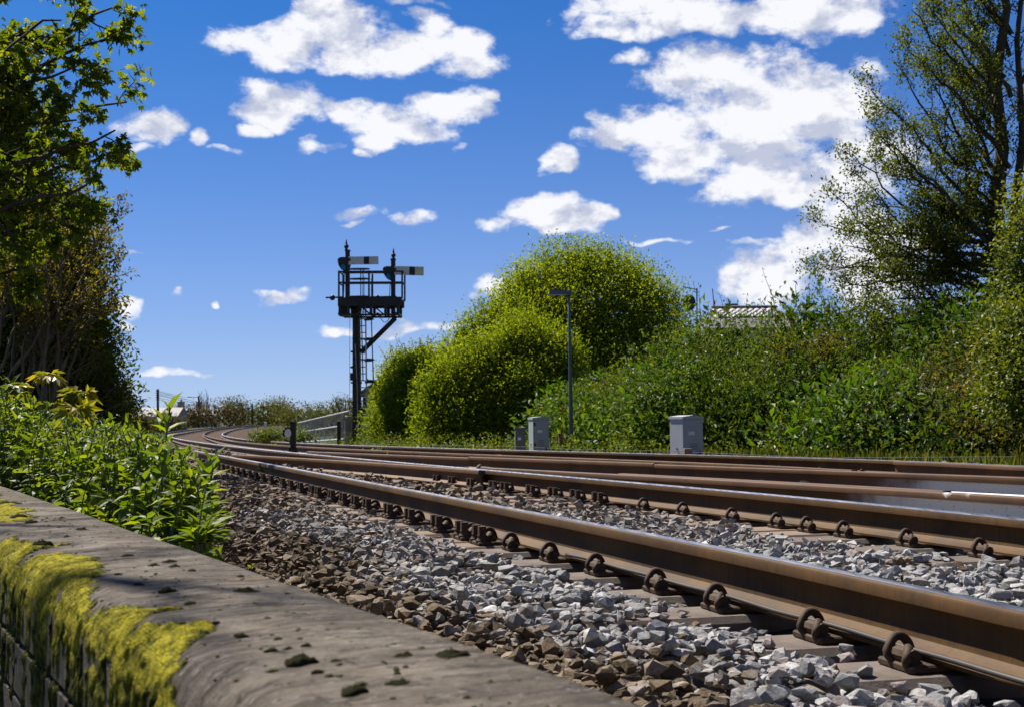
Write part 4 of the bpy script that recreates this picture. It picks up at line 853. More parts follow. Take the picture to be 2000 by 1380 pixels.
# ------------------------------------------------------------------ houses, poles and aerials
def houses():
    # left: chimney and long slate roof over the hedge
    Y = 200.; S = lambda x, y, d=0.: (at(x, y, Y)[0], Y + d, at(x, y, Y)[2]); g0 = GZ(Y)
    root = empty('house', (S(300, 830)[0], Y, g0), 'pale long low house with slate roof far behind the left bushes', 'house')
    a, b = S(205, 800)[0], S(345, 800)[0]; ze = S(300, 812)[2]; zr = S(300, 795)[2]
    g = Geo(); g.box(((a + b) / 2, Y + 3.2, (ze + g0) / 2), (b - a, 6, ze - g0)); g.obj('wall', M['render'], root)
    g = Geo(); g.rings([[(a - .2, Y - .1, ze), (a - .2, Y + 6.5, ze), (a - .2, Y + 3.2, zr)], [(b + .2, Y - .1, ze), (b + .2, Y + 6.5, ze), (b + .2, Y + 3.2, zr)]]); rf = g.obj('roof', M['slate'], root)
    c = S(229, 780); ct = S(229, 762)[2]; g = Geo(); g.box((c[0], Y + 3.2, (ct + ze) / 2), (1.8, 1.4, ct - ze)); g.box((c[0], Y + 3.2, ct), (2.0, 1.6, .2)); g.obj('chimney', M['chimney'], rf)
    for q in (270, 300, 330):
        p = S(q, 820); g = Geo(); g.box((p[0], Y + .17, (ze + g0) / 2 + .2), (.9, .06, 1.1)); w = g.obj('window', M['whitepaint'], root); g = Geo(); g.box((p[0], Y + .13, (ze + g0) / 2 + .2), (.76, .04, .96)); g.obj('pane', M['glass'], w)
    # second small house with a chimney pot beyond
    for x0, x1, xc, Yh, lab in ((330, 372, 348, 320., 'distant house roof with a single chimney right of the telegraph pole'), (374, 420, 384, 340., 'farthest low house with chimney behind the bare tree')):
        S2 = lambda x, y: at(x, y, Yh); g0 = GZ(Yh); r = empty('house', (S2((x0 + x1) / 2, 820)[0], Yh, g0), lab, 'house'); a, b = S2(x0, 800)[0], S2(x1, 800)[0]; ze = S2(340, 810)[2]; zr = S2(340, 800)[2]
        g = Geo(); g.box(((a + b) / 2, Yh + 3, (ze + g0) / 2), (b - a, 6, ze - g0)); g.obj('wall', M['render'], r)
        g = Geo(); g.rings([[(a - .2, Yh - .2, ze), (a - .2, Yh + 6.2, ze), (a - .2, Yh + 3, zr)], [(b + .2, Yh - .2, ze), (b + .2, Yh + 6.2, ze), (b + .2, Yh + 3, zr)]]); rf = g.obj('roof', M['slate'], r)
        c = S2(xc, 790); g = Geo(); g.box((c[0], Yh + 3, c[2] - .6), (1.3, 1.1, 2.4)); g.box((c[0], Yh + 3, c[2] + .65), (1.5, 1.3, .2)); g.lathe((c[0], Yh + 3, c[2] + .7), [(.2, 0), (.16, .6)], 8); g.obj('chimney', M['chimney'], rf)
        g = Geo(); q = S2((x0 + x1) / 2, 815); g.box((q[0], Yh - .03, (ze + g0) / 2 + .1), (1., .05, 1.1)); g.obj('window', M['glass'], r)
    # right: tiled hip roof just over the bank
    Y = 60.; S = lambda x, y, d=0.: (at(x, y, Y)[0], Y + d, at(x, y, Y)[2])
    root = empty('bungalow', (S(1465, 640)[0], Y, .5), 'pale tiled roof of a bungalow showing over the bank hedge', 'house')
    a, b = S(1382, 600)[0], S(1585, 600)[0]; zr = S(1470, 591)[2]; ze = zr - 1.05; x0, x1 = S(1412, 592)[0], S(1545, 592)[0]
    g = Geo(); g.add([(a, Y, ze), (b, Y, ze), (x1, Y + 3.4, zr), (x0, Y + 3.4, zr), (a, Y + 7, ze), (b, Y + 7, ze), (a, Y, ze - .12), (b, Y, ze - .12), (a, Y + 7, ze - .12), (b, Y + 7, ze - .12)], [(0, 1, 2, 3), (5, 4, 3, 2), (4, 0, 3), (1, 5, 2), (6, 7, 1, 0), (8, 6, 0, 4), (7, 9, 5, 1), (9, 8, 4, 5), (6, 8, 9, 7)]); rf = g.obj('roof', M['slate'], root)
    # tiles, each a shallow roll lapping the next
    g = Geo(); g.tube([(0, 0, 0), (0, .42, .135)], [.15, .13], 8); w = .27; dn = unit(np.array([0, 3.4, 1.05])); up = np.array([0, -dn[2], dn[1]])
    tv = [(-w / 2, 0, 0), (-w / 4, 0, .05), (0, 0, .065), (w / 4, 0, .05), (w / 2, 0, 0)]; tm = Geo(); n_ = 5
    ring0 = [np.array([t[0], 0, 0]) + up * (t[2] + .035) for t in tv]; ring1 = [np.array([t[0], 0, 0]) + up * t[2] + dn * .42 for t in tv]
    lip = [p - up * .045 for p in ring0]; tm.add([tuple(p) for p in ring0 + ring1 + lip], [(i, i + 1, i + 6, i + 5) for i in range(4)] + [(i + 10, i + 11, i + 1, i) for i in range(4)]); tme = tm.mesh('roof_tile', M['tile'])
    slope = math.hypot(3.4, zr - ze); rows = int(slope / .36)
    for r in range(rows):
        f = r * .36 / slope; xa = a + (x0 - a) * f + .2; xb = b + (x1 - b) * f - .2; nx = int((xb - xa) / w)
        if f < .42: continue
        for c in range(nx):
            o = bpy.data.objects.new('roof_tile', tme); COL.objects.link(o); o.parent = rf; o.location = (xa + (c + .5 * (r % 2)) * w, Y + 3.4 * f, ze + (zr - ze) * f + .01); o.matrix_parent_inverse = Matrix()
    g = Geo(); g.tube([(x0, Y + 3.4, zr + .03), (x1, Y + 3.4, zr + .03)], .11, 8); g.obj('ridge', M['slate'], rf)
    c = S(1454, 588); g = Geo(); g.box((c[0], Y + 3.6, zr + .12), (.26 * 2.2, .3, .22)); g.obj('vent', M['slate'], rf)
    g = Geo(); g.box(((a + b) / 2, Y + 3.5, (ze + GZ(Y)) / 2), (b - a - .8, 6., ze - GZ(Y))); g.obj('wall', M['render'], root)
    # gable end behind the left part of the bushes
    Y = 75.; S = lambda x, y, d=0.: (at(x, y, Y)[0], Y + d, at(x, y, Y)[2]); g0 = GZ(Y); ap = S(827, 678); root = empty('house', (ap[0], Y, g0), 'dark gable peak of a house poking above the bushes', 'house'); hw = 3.2; ze = ap[2] - 2.3
    g = Geo(); g.rings([[(ap[0] - hw, Y, g0), (ap[0] + hw, Y, g0), (ap[0] + hw, Y, ze), (ap[0], Y, ap[2] - .08), (ap[0] - hw, Y, ze)], [(ap[0] - hw, Y + 8, g0), (ap[0] + hw, Y + 8, g0), (ap[0] + hw, Y + 8, ze), (ap[0], Y + 8, ap[2] - .08), (ap[0] - hw, Y + 8, ze)]]); g.obj('wall', M['chimney'], root)
    g = Geo()
    for s in (-1, 1): g.hexa([(ap[0], Y - .3, ap[2]), (ap[0] + s * (hw + .3), Y - .3, ze - .25), (ap[0] + s * (hw + .3), Y + 8.3, ze - .25), (ap[0], Y + 8.3, ap[2]), (ap[0], Y - .3, ap[2] + .12), (ap[0] + s * (hw + .3), Y - .3, ze - .13), (ap[0] + s * (hw + .3), Y + 8.3, ze - .13), (ap[0], Y + 8.3, ap[2] + .12)])
    g.obj('roof', M['slate'], root)
    # aerial mast with satellite dish
    Y = 58.; S = lambda x, y, d=0.: (at(x, y, Y)[0], Y + d, at(x, y, Y)[2]); root = empty('aerial_mast', (S(1361, 660)[0], Y, S(1361, 660)[2]), 'television aerial and satellite dish on a mast above the hedge', 'aerial')
    g = Geo(); g.tube([S(1361.5, 660), S(1361, 563)], .03, 6); g.obj('mast', M['dish'], root)
    g = Geo(); g.tube([S(1335, 561, -.1), S(1363, 566, .1)], .025, 5)
    for i, x in enumerate((1344, 1354, 1364)): g.tube([S(x - .5, 549.5 + i, 0), S(x + 3, 563 + i, 0)], .008, 4); g.tube([S(x + 1, 566 + i, .2), S(x - 2, 580, .3)], .008, 4)
    g.obj('aerial', M['dish'], root)
    g = Geo(); c = S(1350, 592); R_ = []
    for i in range(5):
        r = .30 * i / 4 + .005; R_.append([(c[0] + r * .8 * math.cos(a) - .12 * (i / 4) ** 2, Y - .2 * (i / 4) ** 2 - .08 * math.cos(a) * (i / 4), c[2] + r * 1.12 * math.sin(a)) for a in np.linspace(0, 2 * PI, 19)[:-1]])
    R2 = [[(p[0] + .03, p[1] + .03, p[2]) for p in r] for r in R_[::-1]]; g.rings(R_ + R2); g.bar(S(1354, 594, .02), S(1361, 594, 0), .05); g.obj('satellite_dish', M['dish'], root)
    p = S(1395, 600); root = empty('flag_pole', p, 'thin pole with a drooping red flag beside the tiled roof', 'flag'); g = Geo(); g.tube([S(1396, 612), S(1391.5, 564)], .02, 5); g.obj('pole', M['dish'], root)
    g = Geo(); ring = lambda d: [S(1393, 583, d), S(1396, 588, d), S(1397.5, 592, d), S(1394.5, 601, d), S(1393, 600, d)]; g.rings([ring(-.02), ring(.03)]); g.obj('flag', M['red'], root)
    for x, y in ((1554, 556), (1580, 556)):
        g = Geo(); g.tube([S(x + (2 if x < 1560 else 1), 600), S(x, y)], [.022, .012], 5); g.tube([S(x, 578), S(x + 1, 600)], [.03, .06] if x > 1560 else [.02, .03], 5); tag(g.obj('whip_aerial', M['dish']), 'thin upright rod above the hedge, ' + ('right' if x > 1560 else 'left') + ' one of a pair', 'aerial')
    # telegraph pole, wires, far street lamp, short pole
    Y = 170.; S = lambda x, y, d=0.: (at(x, y, Y)[0], Y + d, at(x, y, Y)[2]); root = empty('telegraph_pole', (S(308, 830)[0], Y, GZ(Y)), 'dark telegraph pole with insulators and wires above the far house', 'telegraph pole')
    g = Geo(); b = S(308.5, 830); g.tube([(b[0], Y, GZ(Y)), S(308.2, 759)], [.17, .14], 8); pl = g.obj('pole', M['post'], root)
    for i in range(5):
        g = Geo(); y = 762.5 + i * 4.2; g.bar(S(304.5, y), S(311, y), .10, .08); g.obj('crossarm', M['post'], root)
        g = Geo(); pts = [S(306, y), S(285, y + 1.5 + i * .3, 10), S(262, y + 4 + .6 * i, 22), S(236, y + 6 + i, 34)]; g.tube(pts, .02, 4); g.obj('wire', M['black'], root)
    for i in range(2):
        g = Geo(); g.tube([S(310, 765 + 5 * i), S(318, 775 + 4 * i, 10), S(330, 792 + 2 * i, 30)], .02, 4); g.obj('wire', M['black'], root)
    Y = 300.; S = lambda x, y, d=0.: (at(x, y, Y)[0], Y + d, at(x, y, Y)[2]); root = empty('street_lamp', (S(388, 830)[0], Y, GZ(Y)), 'distant street lamp with a flat lantern on an arm, left of the bare tree', 'street lamp')
    g = Geo(); b = S(388, 830); g.tube([(b[0], Y, GZ(Y)), S(388, 772)], .17, 6); g.obj('pole', M['post'], root); g = Geo(); g.bar(S(388, 775), S(374, 774.5), .1); g.obj('arm', M['post'], root); g = Geo(); g.box(S(370, 774.5), (.9, .35, .2), 0, 0, .05); g.obj('lantern', M['lamp'], root)
    b = S(493, 830); g = Geo(); g.tube([(b[0], Y, GZ(Y)), S(492.5, 788)], .18, 6); tag(g.obj('timber_pole', M['post']), 'short dark pole rising above the distant bushes', 'pole')
houses()

# ------------------------------------------------------------------ vegetation
LEAF = (np.array([(0, 0, 0), (.5, .45, .13), (0, 1, -.10), (-.5, .45, .13), (0, .5, 0.)]), np.array([[0, 1, 4], [1, 2, 4], [2, 3, 4], [3, 0, 4]]))
LEAF2 = (np.array([(0, 0, 0), (.5, .45, .12), (0, 1, -.08), (-.5, .45, .12)]), np.array([[0, 1, 2], [0, 2, 3]]))
def lance():      # long buddleia leaf, folded along the midrib and drooping
    st = [(0, 0, 0), (.28, .98, -.0), (.62, .82, -.06), (1., 0., -.22)]; V = []; F = []
    for t, w, d in st: V += [(-.5 * w, t, d + .16 * w * .5), (0, t, d), (.5 * w, t, d + .16 * w * .5)]
    for i in range(len(st) - 1):
        for j in (0, 1): a = i * 3 + j; F += [(a, a + 1, a + 4), (a, a + 4, a + 3)]
    return np.array(V), np.array(F)
LANCE = lance()
def palm():       # five-lobed leaf
    V = [(0, 0, 0)]; F = []
    for a, l in ((-1.25, .62), (-.62, .88), (0, 1.), (.62, .88), (1.25, .62)):
        d = np.array([math.sin(a), math.cos(a)]); s = np.array([d[1], -d[0]]); o = len(V)
        for p, z in ((d * l * .5 + s * .17, .03), (d * l, -.14), (d * l * .5 - s * .17, .03)): V.append((p[0], p[1], z))
        F += [(0, o, o + 1), (0, o + 1, o + 2)]
    return np.array(V), np.array(F)
PALM = palm()
def foliage(T, P, D, N, L, W, rnd):
    return scatter(T[0], T[1], P, frames(D, N), np.stack([L * W, L, L], 1), rnd)
def lumps(d, rng_seed, f=3.): # lumpy radius factor over the sphere of directions
    r = np.random.default_rng(rng_seed); k = r.normal(size=(9, 3)) * f; ph = r.uniform(0, 6.28, 9)
    return np.mean(np.sin(d @ k.T + ph), axis=1)
def bush(lobes, clumps, per, leaf, rng, T=LEAF2, wid=.45, spread=1., seed=1, cull=-9., inner=.25, low=None, shell=.22, droop=0., core=1.):
    """leaf arrays for a crown of several lobes: clumps gathered on a lumpy skin, thinner leaves inside"""
    w = np.array([l[3] * l[4] + l[3] * l[5] + l[4] * l[5] for l in lobes]); Ps, Ns, Bs = [], [], []
    cnt = rng.multinomial(clumps, w / w.sum())
    for q, (l, c) in enumerate(zip(lobes, cnt)):
        d = unit(rng.normal(size=(int(c * 1.6), 3))); d = d[d[:, 2] > -.55]
        d = d[(d[:, 1] < .45)][:c] if cull > -5 else d[:c]
        r = 1 + shell * lumps(d, seed + q) * 1.2 + rng.normal(0, .05, len(d)); ins = rng.random(len(d)) < inner; r = np.where(ins, r * rng.uniform(.55, .95, len(d)), r)
        C, R_ = np.array(l[:3]), np.array(l[3:6]); p = C + d * R_ * r[:, None]; n = unit(d / R_)
        keep = np.ones(len(p), bool)
        for q2, l2 in enumerate(lobes):
            if q2 != q: keep &= np.linalg.norm((p - np.array(l2[:3])) / np.array(l2[3:6]), axis=1) > .72
        if low is not None: keep &= p[:, 2] > low(p)
        Ps.append(p[keep]); Ns.append(n[keep]); Bs.append(np.full(keep.sum(), np.clip(rng.normal(.48, .16), .1, .9)))
    P = np.concatenate(Ps); N = np.concatenate(Ns); m_ = len(P); tone = np.clip(np.concatenate(Bs) + rng.normal(0, .15, m_), 0, 1)
    P = np.repeat(P, per, 0); N = np.repeat(N, per, 0); tone = np.repeat(tone, per); k = len(P)
    off = np.clip(rng.normal(0, 1, (k, 3)), -1.5, 1.5) * leaf * 2.0 * spread; P = P + off
    D = unit(N * .7 + rng.normal(0, .75, (k, 3)) + np.array([0, 0, .25 - droop])); NN = unit(N * .8 + rng.normal(0, .48, (k, 3)) + np.array([0, 0, .6]))
    L = leaf * rng.uniform(.65, 1.3, k); rnd = np.clip(tone + rng.normal(0, .16, k), 0, 1)
    if core > 0:     # added oversized leaves close the mass; inner shade put into their dark tones
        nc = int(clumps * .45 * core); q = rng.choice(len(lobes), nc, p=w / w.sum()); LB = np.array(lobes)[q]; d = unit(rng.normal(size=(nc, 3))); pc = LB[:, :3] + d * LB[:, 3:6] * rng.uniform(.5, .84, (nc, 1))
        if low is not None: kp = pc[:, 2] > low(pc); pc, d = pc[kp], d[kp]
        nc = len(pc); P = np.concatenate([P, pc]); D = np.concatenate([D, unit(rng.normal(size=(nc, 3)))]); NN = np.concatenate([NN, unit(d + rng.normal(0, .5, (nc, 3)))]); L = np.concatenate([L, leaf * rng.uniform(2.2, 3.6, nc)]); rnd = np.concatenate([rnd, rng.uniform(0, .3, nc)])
    return foliage(T, P, D, NN, L, wid, rnd)
def stems_obj(arr, mat, parent, smooth=False): o = link('stems', np_mesh('stems', arr[0], arr[1], mat, smooth=smooth), parent); o['kind'] = 'stuff'; return o
def leaves_obj(name, arr, mat, parent): return link(name, np_mesh(name, arr[0], arr[1], mat, arr[2]), parent)
def tubes(lines, n=5):
    """tapering branches as one set of arrays"""
    V, F = [], []; base = 0
    for pts, r in lines:
        P = np.asarray(pts, float); m_ = len(P); T_ = unit(np.gradient(P, axis=0)); up = np.where(np.abs(T_[:, 2:3]) > .9, np.array([[1., 0, 0]]), np.array([[0, 0, 1.]])); A = unit(np.cross(T_, up)); B = np.cross(A, T_)
        a = np.arange(n) * 2 * PI / n; rr = np.asarray(r, float)[:, None, None]
        V.append((P[:, None] + rr * (A[:, None] * np.cos(a)[None, :, None] + B[:, None] * np.sin(a)[None, :, None])).reshape(-1, 3))
        i = np.arange(m_ - 1)[:, None]; j = np.arange(n)[None]; F.append(np.stack([i * n + j, i * n + (j + 1) % n, (i + 1) * n + (j + 1) % n, (i + 1) * n + j], -1).reshape(-1, 4) + base); base += m_ * n
    return np.concatenate(V), np.concatenate(F)
def branch(a, b, r0, r1, rng, sag=.0, wob=.06, n=9):
    a, b = np.asarray(a, float), np.asarray(b, float); t = np.linspace(0, 1, n)[:, None]; L = np.linalg.norm(b - a)
    w = np.cumsum(rng.normal(0, 1, (n, 3)), 0); w = (w - t * w[-1]) * wob * L / math.sqrt(n)
    return a + (b - a) * t + w + np.array([0, 0, 1.]) * sag * L * np.sin(PI * t), (r0 + (r1 - r0) * t[:, 0])
def ramify(line, rad, rng, level, out, tips, ln=.42, num=5, spread=.75, up=.15, start=.25, minr=.004, grav=0.):
    P, r = line, rad; L = np.linalg.norm(P[-1] - P[0])
    for k in range(num):
        f = start + (1 - start) * (k + rng.uniform(.1, .9)) / num; i = min(int(f * (len(P) - 1)), len(P) - 2); p = P[i] + (P[i + 1] - P[i]) * (f * (len(P) - 1) - i)
        d = unit(P[i + 1] - P[i]); s = rng.normal(size=3); s = unit(s - d * (s @ d)); v = unit(d * (1 - spread * .55) + s * spread + np.array([0, 0, up - grav]))
        l = L * ln * (1.15 - .6 * f) * rng.uniform(.7, 1.25); rr = max(r[i] * .55, minr)
        b, br = branch(p, p + v * l, rr, max(rr * .35, minr * .6), rng, -grav * .3, .09, 6); out.append((b, br))
        if level > 1: ramify(b, br, rng, level - 1, out, tips, ln * 1.1, max(3, num - 1), spread, up, .2, minr, grav)
        else: tips.append(b)
def twig_leaves(tips, per, leaf, rng, T, wid, scat, droop=.2, frac=1.):
    P, D = [], []
    for b in tips:
        if rng.random() > frac: continue
        f = rng.uniform(.15, 1.05, per) * (len(b) - 1); i = np.clip(f.astype(int), 0, len(b) - 2); p = b[i] + (b[i + 1] - b[i]) * (f - i)[:, None]; P.append(p); D.append(np.repeat(unit(b[-1] - b[0])[None], per, 0))
    P = np.concatenate(P); D = np.concatenate(D); k = len(P); P = P + rng.normal(0, scat, (k, 3)); D = unit(D * .5 + rng.normal(0, .8, (k, 3)) + np.array([0, 0, -droop])); N = unit(rng.normal(0, .6, (k, 3)) + np.array([0, 0, 1.]))
    return foliage(T, P, D, N, leaf * rng.uniform(.6, 1.25, k), wid, np.clip(rng.normal(.5, .25, k), 0, 1))

def left_trees():
    rng = np.random.default_rng(21); Y = 17.
    S = lambda x, y, d=0.: at(x, y, Y + d)
    # sycamore whose trunk stands out of the picture; its boughs reach in from the left
    root = empty('sycamore_tree', tuple(S(-330, 860)), 'tall sycamore tree whose leafy boughs hang in from the left edge', 'tree')
    tr = np.array([S(-330, 900), S(-325, 600), S(-330, 300), S(-310, 0), S(-300, -300), S(-290, -500)]); V, F = tubes([(tr, [.26, .22, .19, .16, .12, .06])], 9); link('trunk', np_mesh('trunk', V, F, M['bark'], smooth=True), root)
    lines, tips = [], []
    limbs = [((-325, 330), (235, 10)), ((-325, 380), (225, 72)), ((-326, 420), (150, 130)), ((-325, 480), (248, 200)), ((-325, 500), (225, 255)), ((-327, 560), (215, 300)), ((-328, 600), (190, 350)), ((-320, 250), (100, -60)), ((-328, 640), (170, 425)), ((-328, 520), (150, 235)), ((-326, 450), (60, 60)), ((-328, 640), (60, 520)), ((-325, 300), (120, 40)), ((-328, 560), (20, 340))]
    for (a, b) in limbs:
        d = rng.uniform(-1.2, 1.2); P, r = branch(S(*a), S(b[0], b[1], d), .075, .012, rng, .06, .05, 12); lines.append((P, r)); ramify(P, r, rng, 2, lines, tips, .24, 7, .8, .10, .38, .005, .12)
    V, F = tubes(lines, 5); link('branches', np_mesh('branches', V, F, M['bark'], smooth=True), root)
    leaves_obj('crown', twig_leaves(tips, 9, .105, rng, PALM, 1., .06, .75, .9), M['l_maple'], root)
    # bare fan of an elder behind it
    Y = 20.; root = empty('elder_shrub', tuple(S(70, 830)), 'twiggy half-bare shrub with fanned branches below the sycamore', 'shrub'); lines, tips = [], []
    for k in range(26):
        a = S(rng.uniform(-60, 110), 840, rng.uniform(-.5, 1.)); f = k / 25; x = rng.choice([rng.uniform(170, 262), rng.uniform(20, 180)], p=[.65, .35]); y = 370 + 330 * f + rng.uniform(-20, 20) if x > 165 else rng.uniform(380, 560)
        x = min(x, float(np.interp(y, [330, 420, 600, 690, 760], [195, 235, 235, 200, 180]))); P, r = branch(a, S(x, y, rng.uniform(-1, 1)), .032, .006, rng, .08, .045, 10); lines.append((P, r)); ramify(P, r, rng, 2, lines, tips, .22, 6, .55, .25, .35, .0045)
    V, F = tubes(lines, 4); link('branches', np_mesh('branches', V, F, M['twig'], smooth=True), root)
    leaves_obj('crown', twig_leaves(tips, 8, .065, rng, LEAF2, .5, .05, .1, .85), M['l_ivyd'], root)
    # dark hedge mass low on the left
    Y = 22.; root = empty('hedge_shrub', tuple(S(60, 840)), 'dark dense evergreen shrub low on the left behind the leafy bush', 'shrub')
    lob = []
    for x, y, rx, ry in ((-40, 470, 150, 190), (40, 640, 130, 150), (105, 700, 66, 110), (135, 770, 48, 60), (20, 780, 150, 90), (100, 800, 100, 50), (-60, 300, 110, 160), (60, 500, 90, 110)):
        c = S(x, y); k = Y / FPX; lob.append((c[0], c[1] + 1.2, c[2], rx * k, 1.2, ry * k))
    leaves_obj('crown', bush(lob, 11000, 7, .085, rng, LEAF2, .5, 1.2, 5, 0., .35), M['l_dark'], root)
    V, F = tubes([branch(S(40, 860), S(40, 640), .07, .02, rng), branch(S(100, 860), S(150, 720), .05, .02, rng)], 6); stems_obj((V, F), M['bark'], root)
    # butterfly-bush sprays that lean out to the right of it
    root = empty('leaning_shrub', tuple(S(200, 840)), 'dark shrub with drooping old flower spikes leaning towards the far house', 'shrub'); lines, tips = [], []
    for (x, y) in ((232, 738), (245, 745), (215, 700), (200, 660), (190, 690), (280, 782), (195, 750), (180, 650)):
        P, r = branch(S(rng.uniform(120, 180), 840), S(x, y, rng.uniform(-.6, .6)), .02, .005, rng, .12, .04); lines.append((P, r)); ramify(P, r, rng, 1, lines, tips, .2, 7, .7, 0., .4, .004, .15)
    V, F = tubes(lines, 4); link('branches', np_mesh('branches', V, F, M['twig']), root); leaves_obj('crown', twig_leaves(tips, 12, .10, rng, LEAF, .28, .03, .35), M['l_dark'], root)
left_trees()
def overhanging_tree():
    # out of the picture on the left; its twigs throw the dappled shade on the wall
    rng = np.random.default_rng(88); root = empty('ash_tree', (-6.2, 8.8, -1.2), 'ash tree left of the wall whose thin boughs shade the coping', 'tree'); top = np.array([-5.8, 8.4, 5.4])
    V, F = tubes([branch((-6.2, 8.8, -1.3), top, .2, .1, rng)], 8); link('trunk', np_mesh('trunk', V, F, M['bark'], smooth=True), root); lines, tips = [], []
    for (x, y, z) in ((-2.6, 4.6, 4.7), (-3.3, 5.2, 5.4), (-3.0, 5.7, 4.4), (-3.9, 5.4, 4.0), (-4.1, 6.4, 5.0), (-2.7, 5.0, 5.6)):
        P, r = branch(top + rng.normal(0, .2, 3), (x, y, z), .06, .014, rng, .06, .05, 10); lines.append((P, r)); ramify(P, r, rng, 2, lines, tips, .2, 5, .7, .1, .4, .005, .08)
    V, F = tubes(lines, 4); link('branches', np_mesh('branches', V, F, M['bark']), root); leaves_obj('crown', twig_leaves(tips, 5, .07, rng, LEAF2, .4, .06, .3, .6), M['l_maple'], root)
overhanging_tree()

def near_bush():
    rng = np.random.default_rng(4); root = empty('buddleia_bush', (-1.35, 4.8, -.4), 'leafy bright green bush growing between the wall and the ballast', 'bush')
    stems, P, D, N, L = [], [], [], [], []
    prof = [(-40, 745), (40, 775), (100, 800), (150, 815), (200, 822), (240, 838), (290, 845), (330, 860), (370, 905), (395, 935), (412, 960)]    # outline of its top in the photograph
    px, py = np.array(prof).T
    for k in range(430):
        x = rng.uniform(-60, 408); Yd = 3.55 + (408 - x) / 468 * 2.6 + rng.uniform(-.35, .75)
        ytop = np.interp(x, px, py) + abs(rng.normal(0, 1)) * 60 - 6
        if k < 60: ytop = np.interp(x, px, py) - rng.uniform(-14, 16)
        top = at(x, ytop, Yd); b = np.array([top[0] + rng.normal(0, .24) - .05, Yd + rng.normal(0, .2), 0.])
        b[0] = max(b[0], float(WALL(b[1])) + .05); b[2] = float(bed_z(np.array(b[0]), np.array(b[1]))) - .03
        b[0] = min(b[0], (392 - 1000) / FPX * b[1])
        if top[0] < WALL(Yd) - .10: continue
        if top[2] < b[2] + .1: continue
        ln, r = branch(b, top, .0045, .0015, rng, .0, .06, 10); stems.append((ln, r)); n = max(4, int(np.linalg.norm(top - b) / .034))
        for i in range(n):
            f = .15 + .85 * (i + .5) / n; q = f * 9; j = min(int(q), 8); p = ln[j] + (ln[j + 1] - ln[j]) * (q - j); p = p + rng.normal(0, .012, 3); a0 = i * PI / 2 + rng.uniform(-.7, .7); sz = (.034 + .022 * math.sin(PI * min(1, f * 1.0))) * rng.uniform(.75, 1.25) * (1. if f < .9 else .8)
            for s in (0, PI):
                el_ = (.0 + .8 * max(0, f - .65) / .35) + rng.normal(0, .42); d = np.array([math.cos(a0 + s) * math.cos(el_), math.sin(a0 + s) * math.cos(el_), math.sin(el_)]); P.append(p); D.append(d); N.append(np.array([0, 0, 1.]) - d * d[2] + rng.normal(0, .45, 3)); L.append(sz)
    # the tall sprig standing clear against the track, and the low right-hand shoots
    for (x, y, Yd, xb) in ((332, 795, 4.6, 300), (318, 815, 4.7, 295), (415, 905, 3.9, 385), (402, 925, 3.8, 380), (345, 905, 3.9, 350), (398, 1042, 3.3, 390), (410, 1030, 3.35, 395), (385, 1048, 3.25, 385), (372, 960, 3.6, 370), (20, 745, 6.2, 20)):
        top = at(x, y, Yd); b = at(xb, 1075, Yd); b[2] = max(b[2], -.42); ln, r = branch(b, top, .006, .003, rng, .0, .03, 10); stems.append((ln, r)); n = 9
        for i in range(n):
            f = .3 + .7 * (i + .6) / n; q = f * 9; j = min(int(q), 8); p = ln[j] + (ln[j + 1] - ln[j]) * (q - j); a0 = i * PI / 2 + .5
            for s in (0, PI): el_ = .35 + .9 * max(0, f - .7) / .3; d = np.array([math.cos(a0 + s) * math.cos(el_), math.sin(a0 + s) * math.cos(el_), math.sin(el_)]); P.append(p); D.append(d); N.append(np.array([0, 0, 1.]) - d * d[2] + rng.normal(0, .2, 3)); L.append(.065 * rng.uniform(.8, 1.2))
    V, F = tubes(stems, 5); stems_obj((V, F), M['stem'], root, True)
    P, D, N, L = map(np.array, (P, D, N, L)); n = len(P); rnd = np.clip(rng.normal(.5, .25, n), 0, 1); keep = P[:, 0] > WALL(P[:, 1]) - .06; P, D, N, L, rnd = P[keep], D[keep], N[keep], L[keep], rnd[keep]; n = len(P)
    vis = np.abs(P[:, 0] / P[:, 1]) < .37; score = np.where(vis, L / P[:, 1] * (1 + .5 * (P[:, 2] > -.1)), 0); big = np.argsort(-score)[:300]; rest = np.ones(n, bool); rest[big] = False
    var = [np_mesh('leaf', LANCE[0], LANCE[1], M['l_bud'], np.full(len(LANCE[1]), v), smooth=False) for v in (.05, .25, .45, .6, .8, 1.)]; R = frames(D, N)
    for i in big:
        o = bpy.data.objects.new('leaf', var[int(rnd[i] * 5.99)]); COL.objects.link(o); o.parent = root; o.matrix_parent_inverse = Matrix.Translation(-Vector(root.location)); o.matrix_basis = Matrix.Translation(P[i]) @ Matrix(R[i].tolist()).to_4x4() @ Matrix.Diagonal((L[i] * .42, L[i], L[i], 1))
    arr = foliage(LANCE, P[rest], D[rest], N[rest], L[rest], .42, rnd[rest]); o = leaves_obj('foliage', arr, M['l_bud'], root); o['kind'] = 'stuff'; print('bush leaves', n)
    # sycamore seedlings pushing up through it
    for q, (x, y, Yd, lab) in enumerate(((95, 728, 6.3, 'young sycamore sapling with yellow-green leaves, tallest of the group in the bush'), (30, 752, 5.9, 'young sycamore sapling with yellow leaves nearest the left edge'), (160, 765, 6.0, 'young sycamore sapling with a pale top, in the middle of the bush'), (150, 795, 5.5, 'small reddish-tipped sycamore seedling low in the bush'))):
        top = at(x, y, Yd); b = np.array([top[0] - .05, Yd, -.45]); r_ = empty('sycamore_sapling', tuple(b), lab, 'sapling'); ln, r = branch(b, top, .008, .003, rng, 0, .03, 9); V, F = tubes([(ln, r)], 5); link('stem', np_mesh('stem', V, F, M['stem'], smooth=True), r_)
        P2, D2, N2, L2 = [], [], [], []
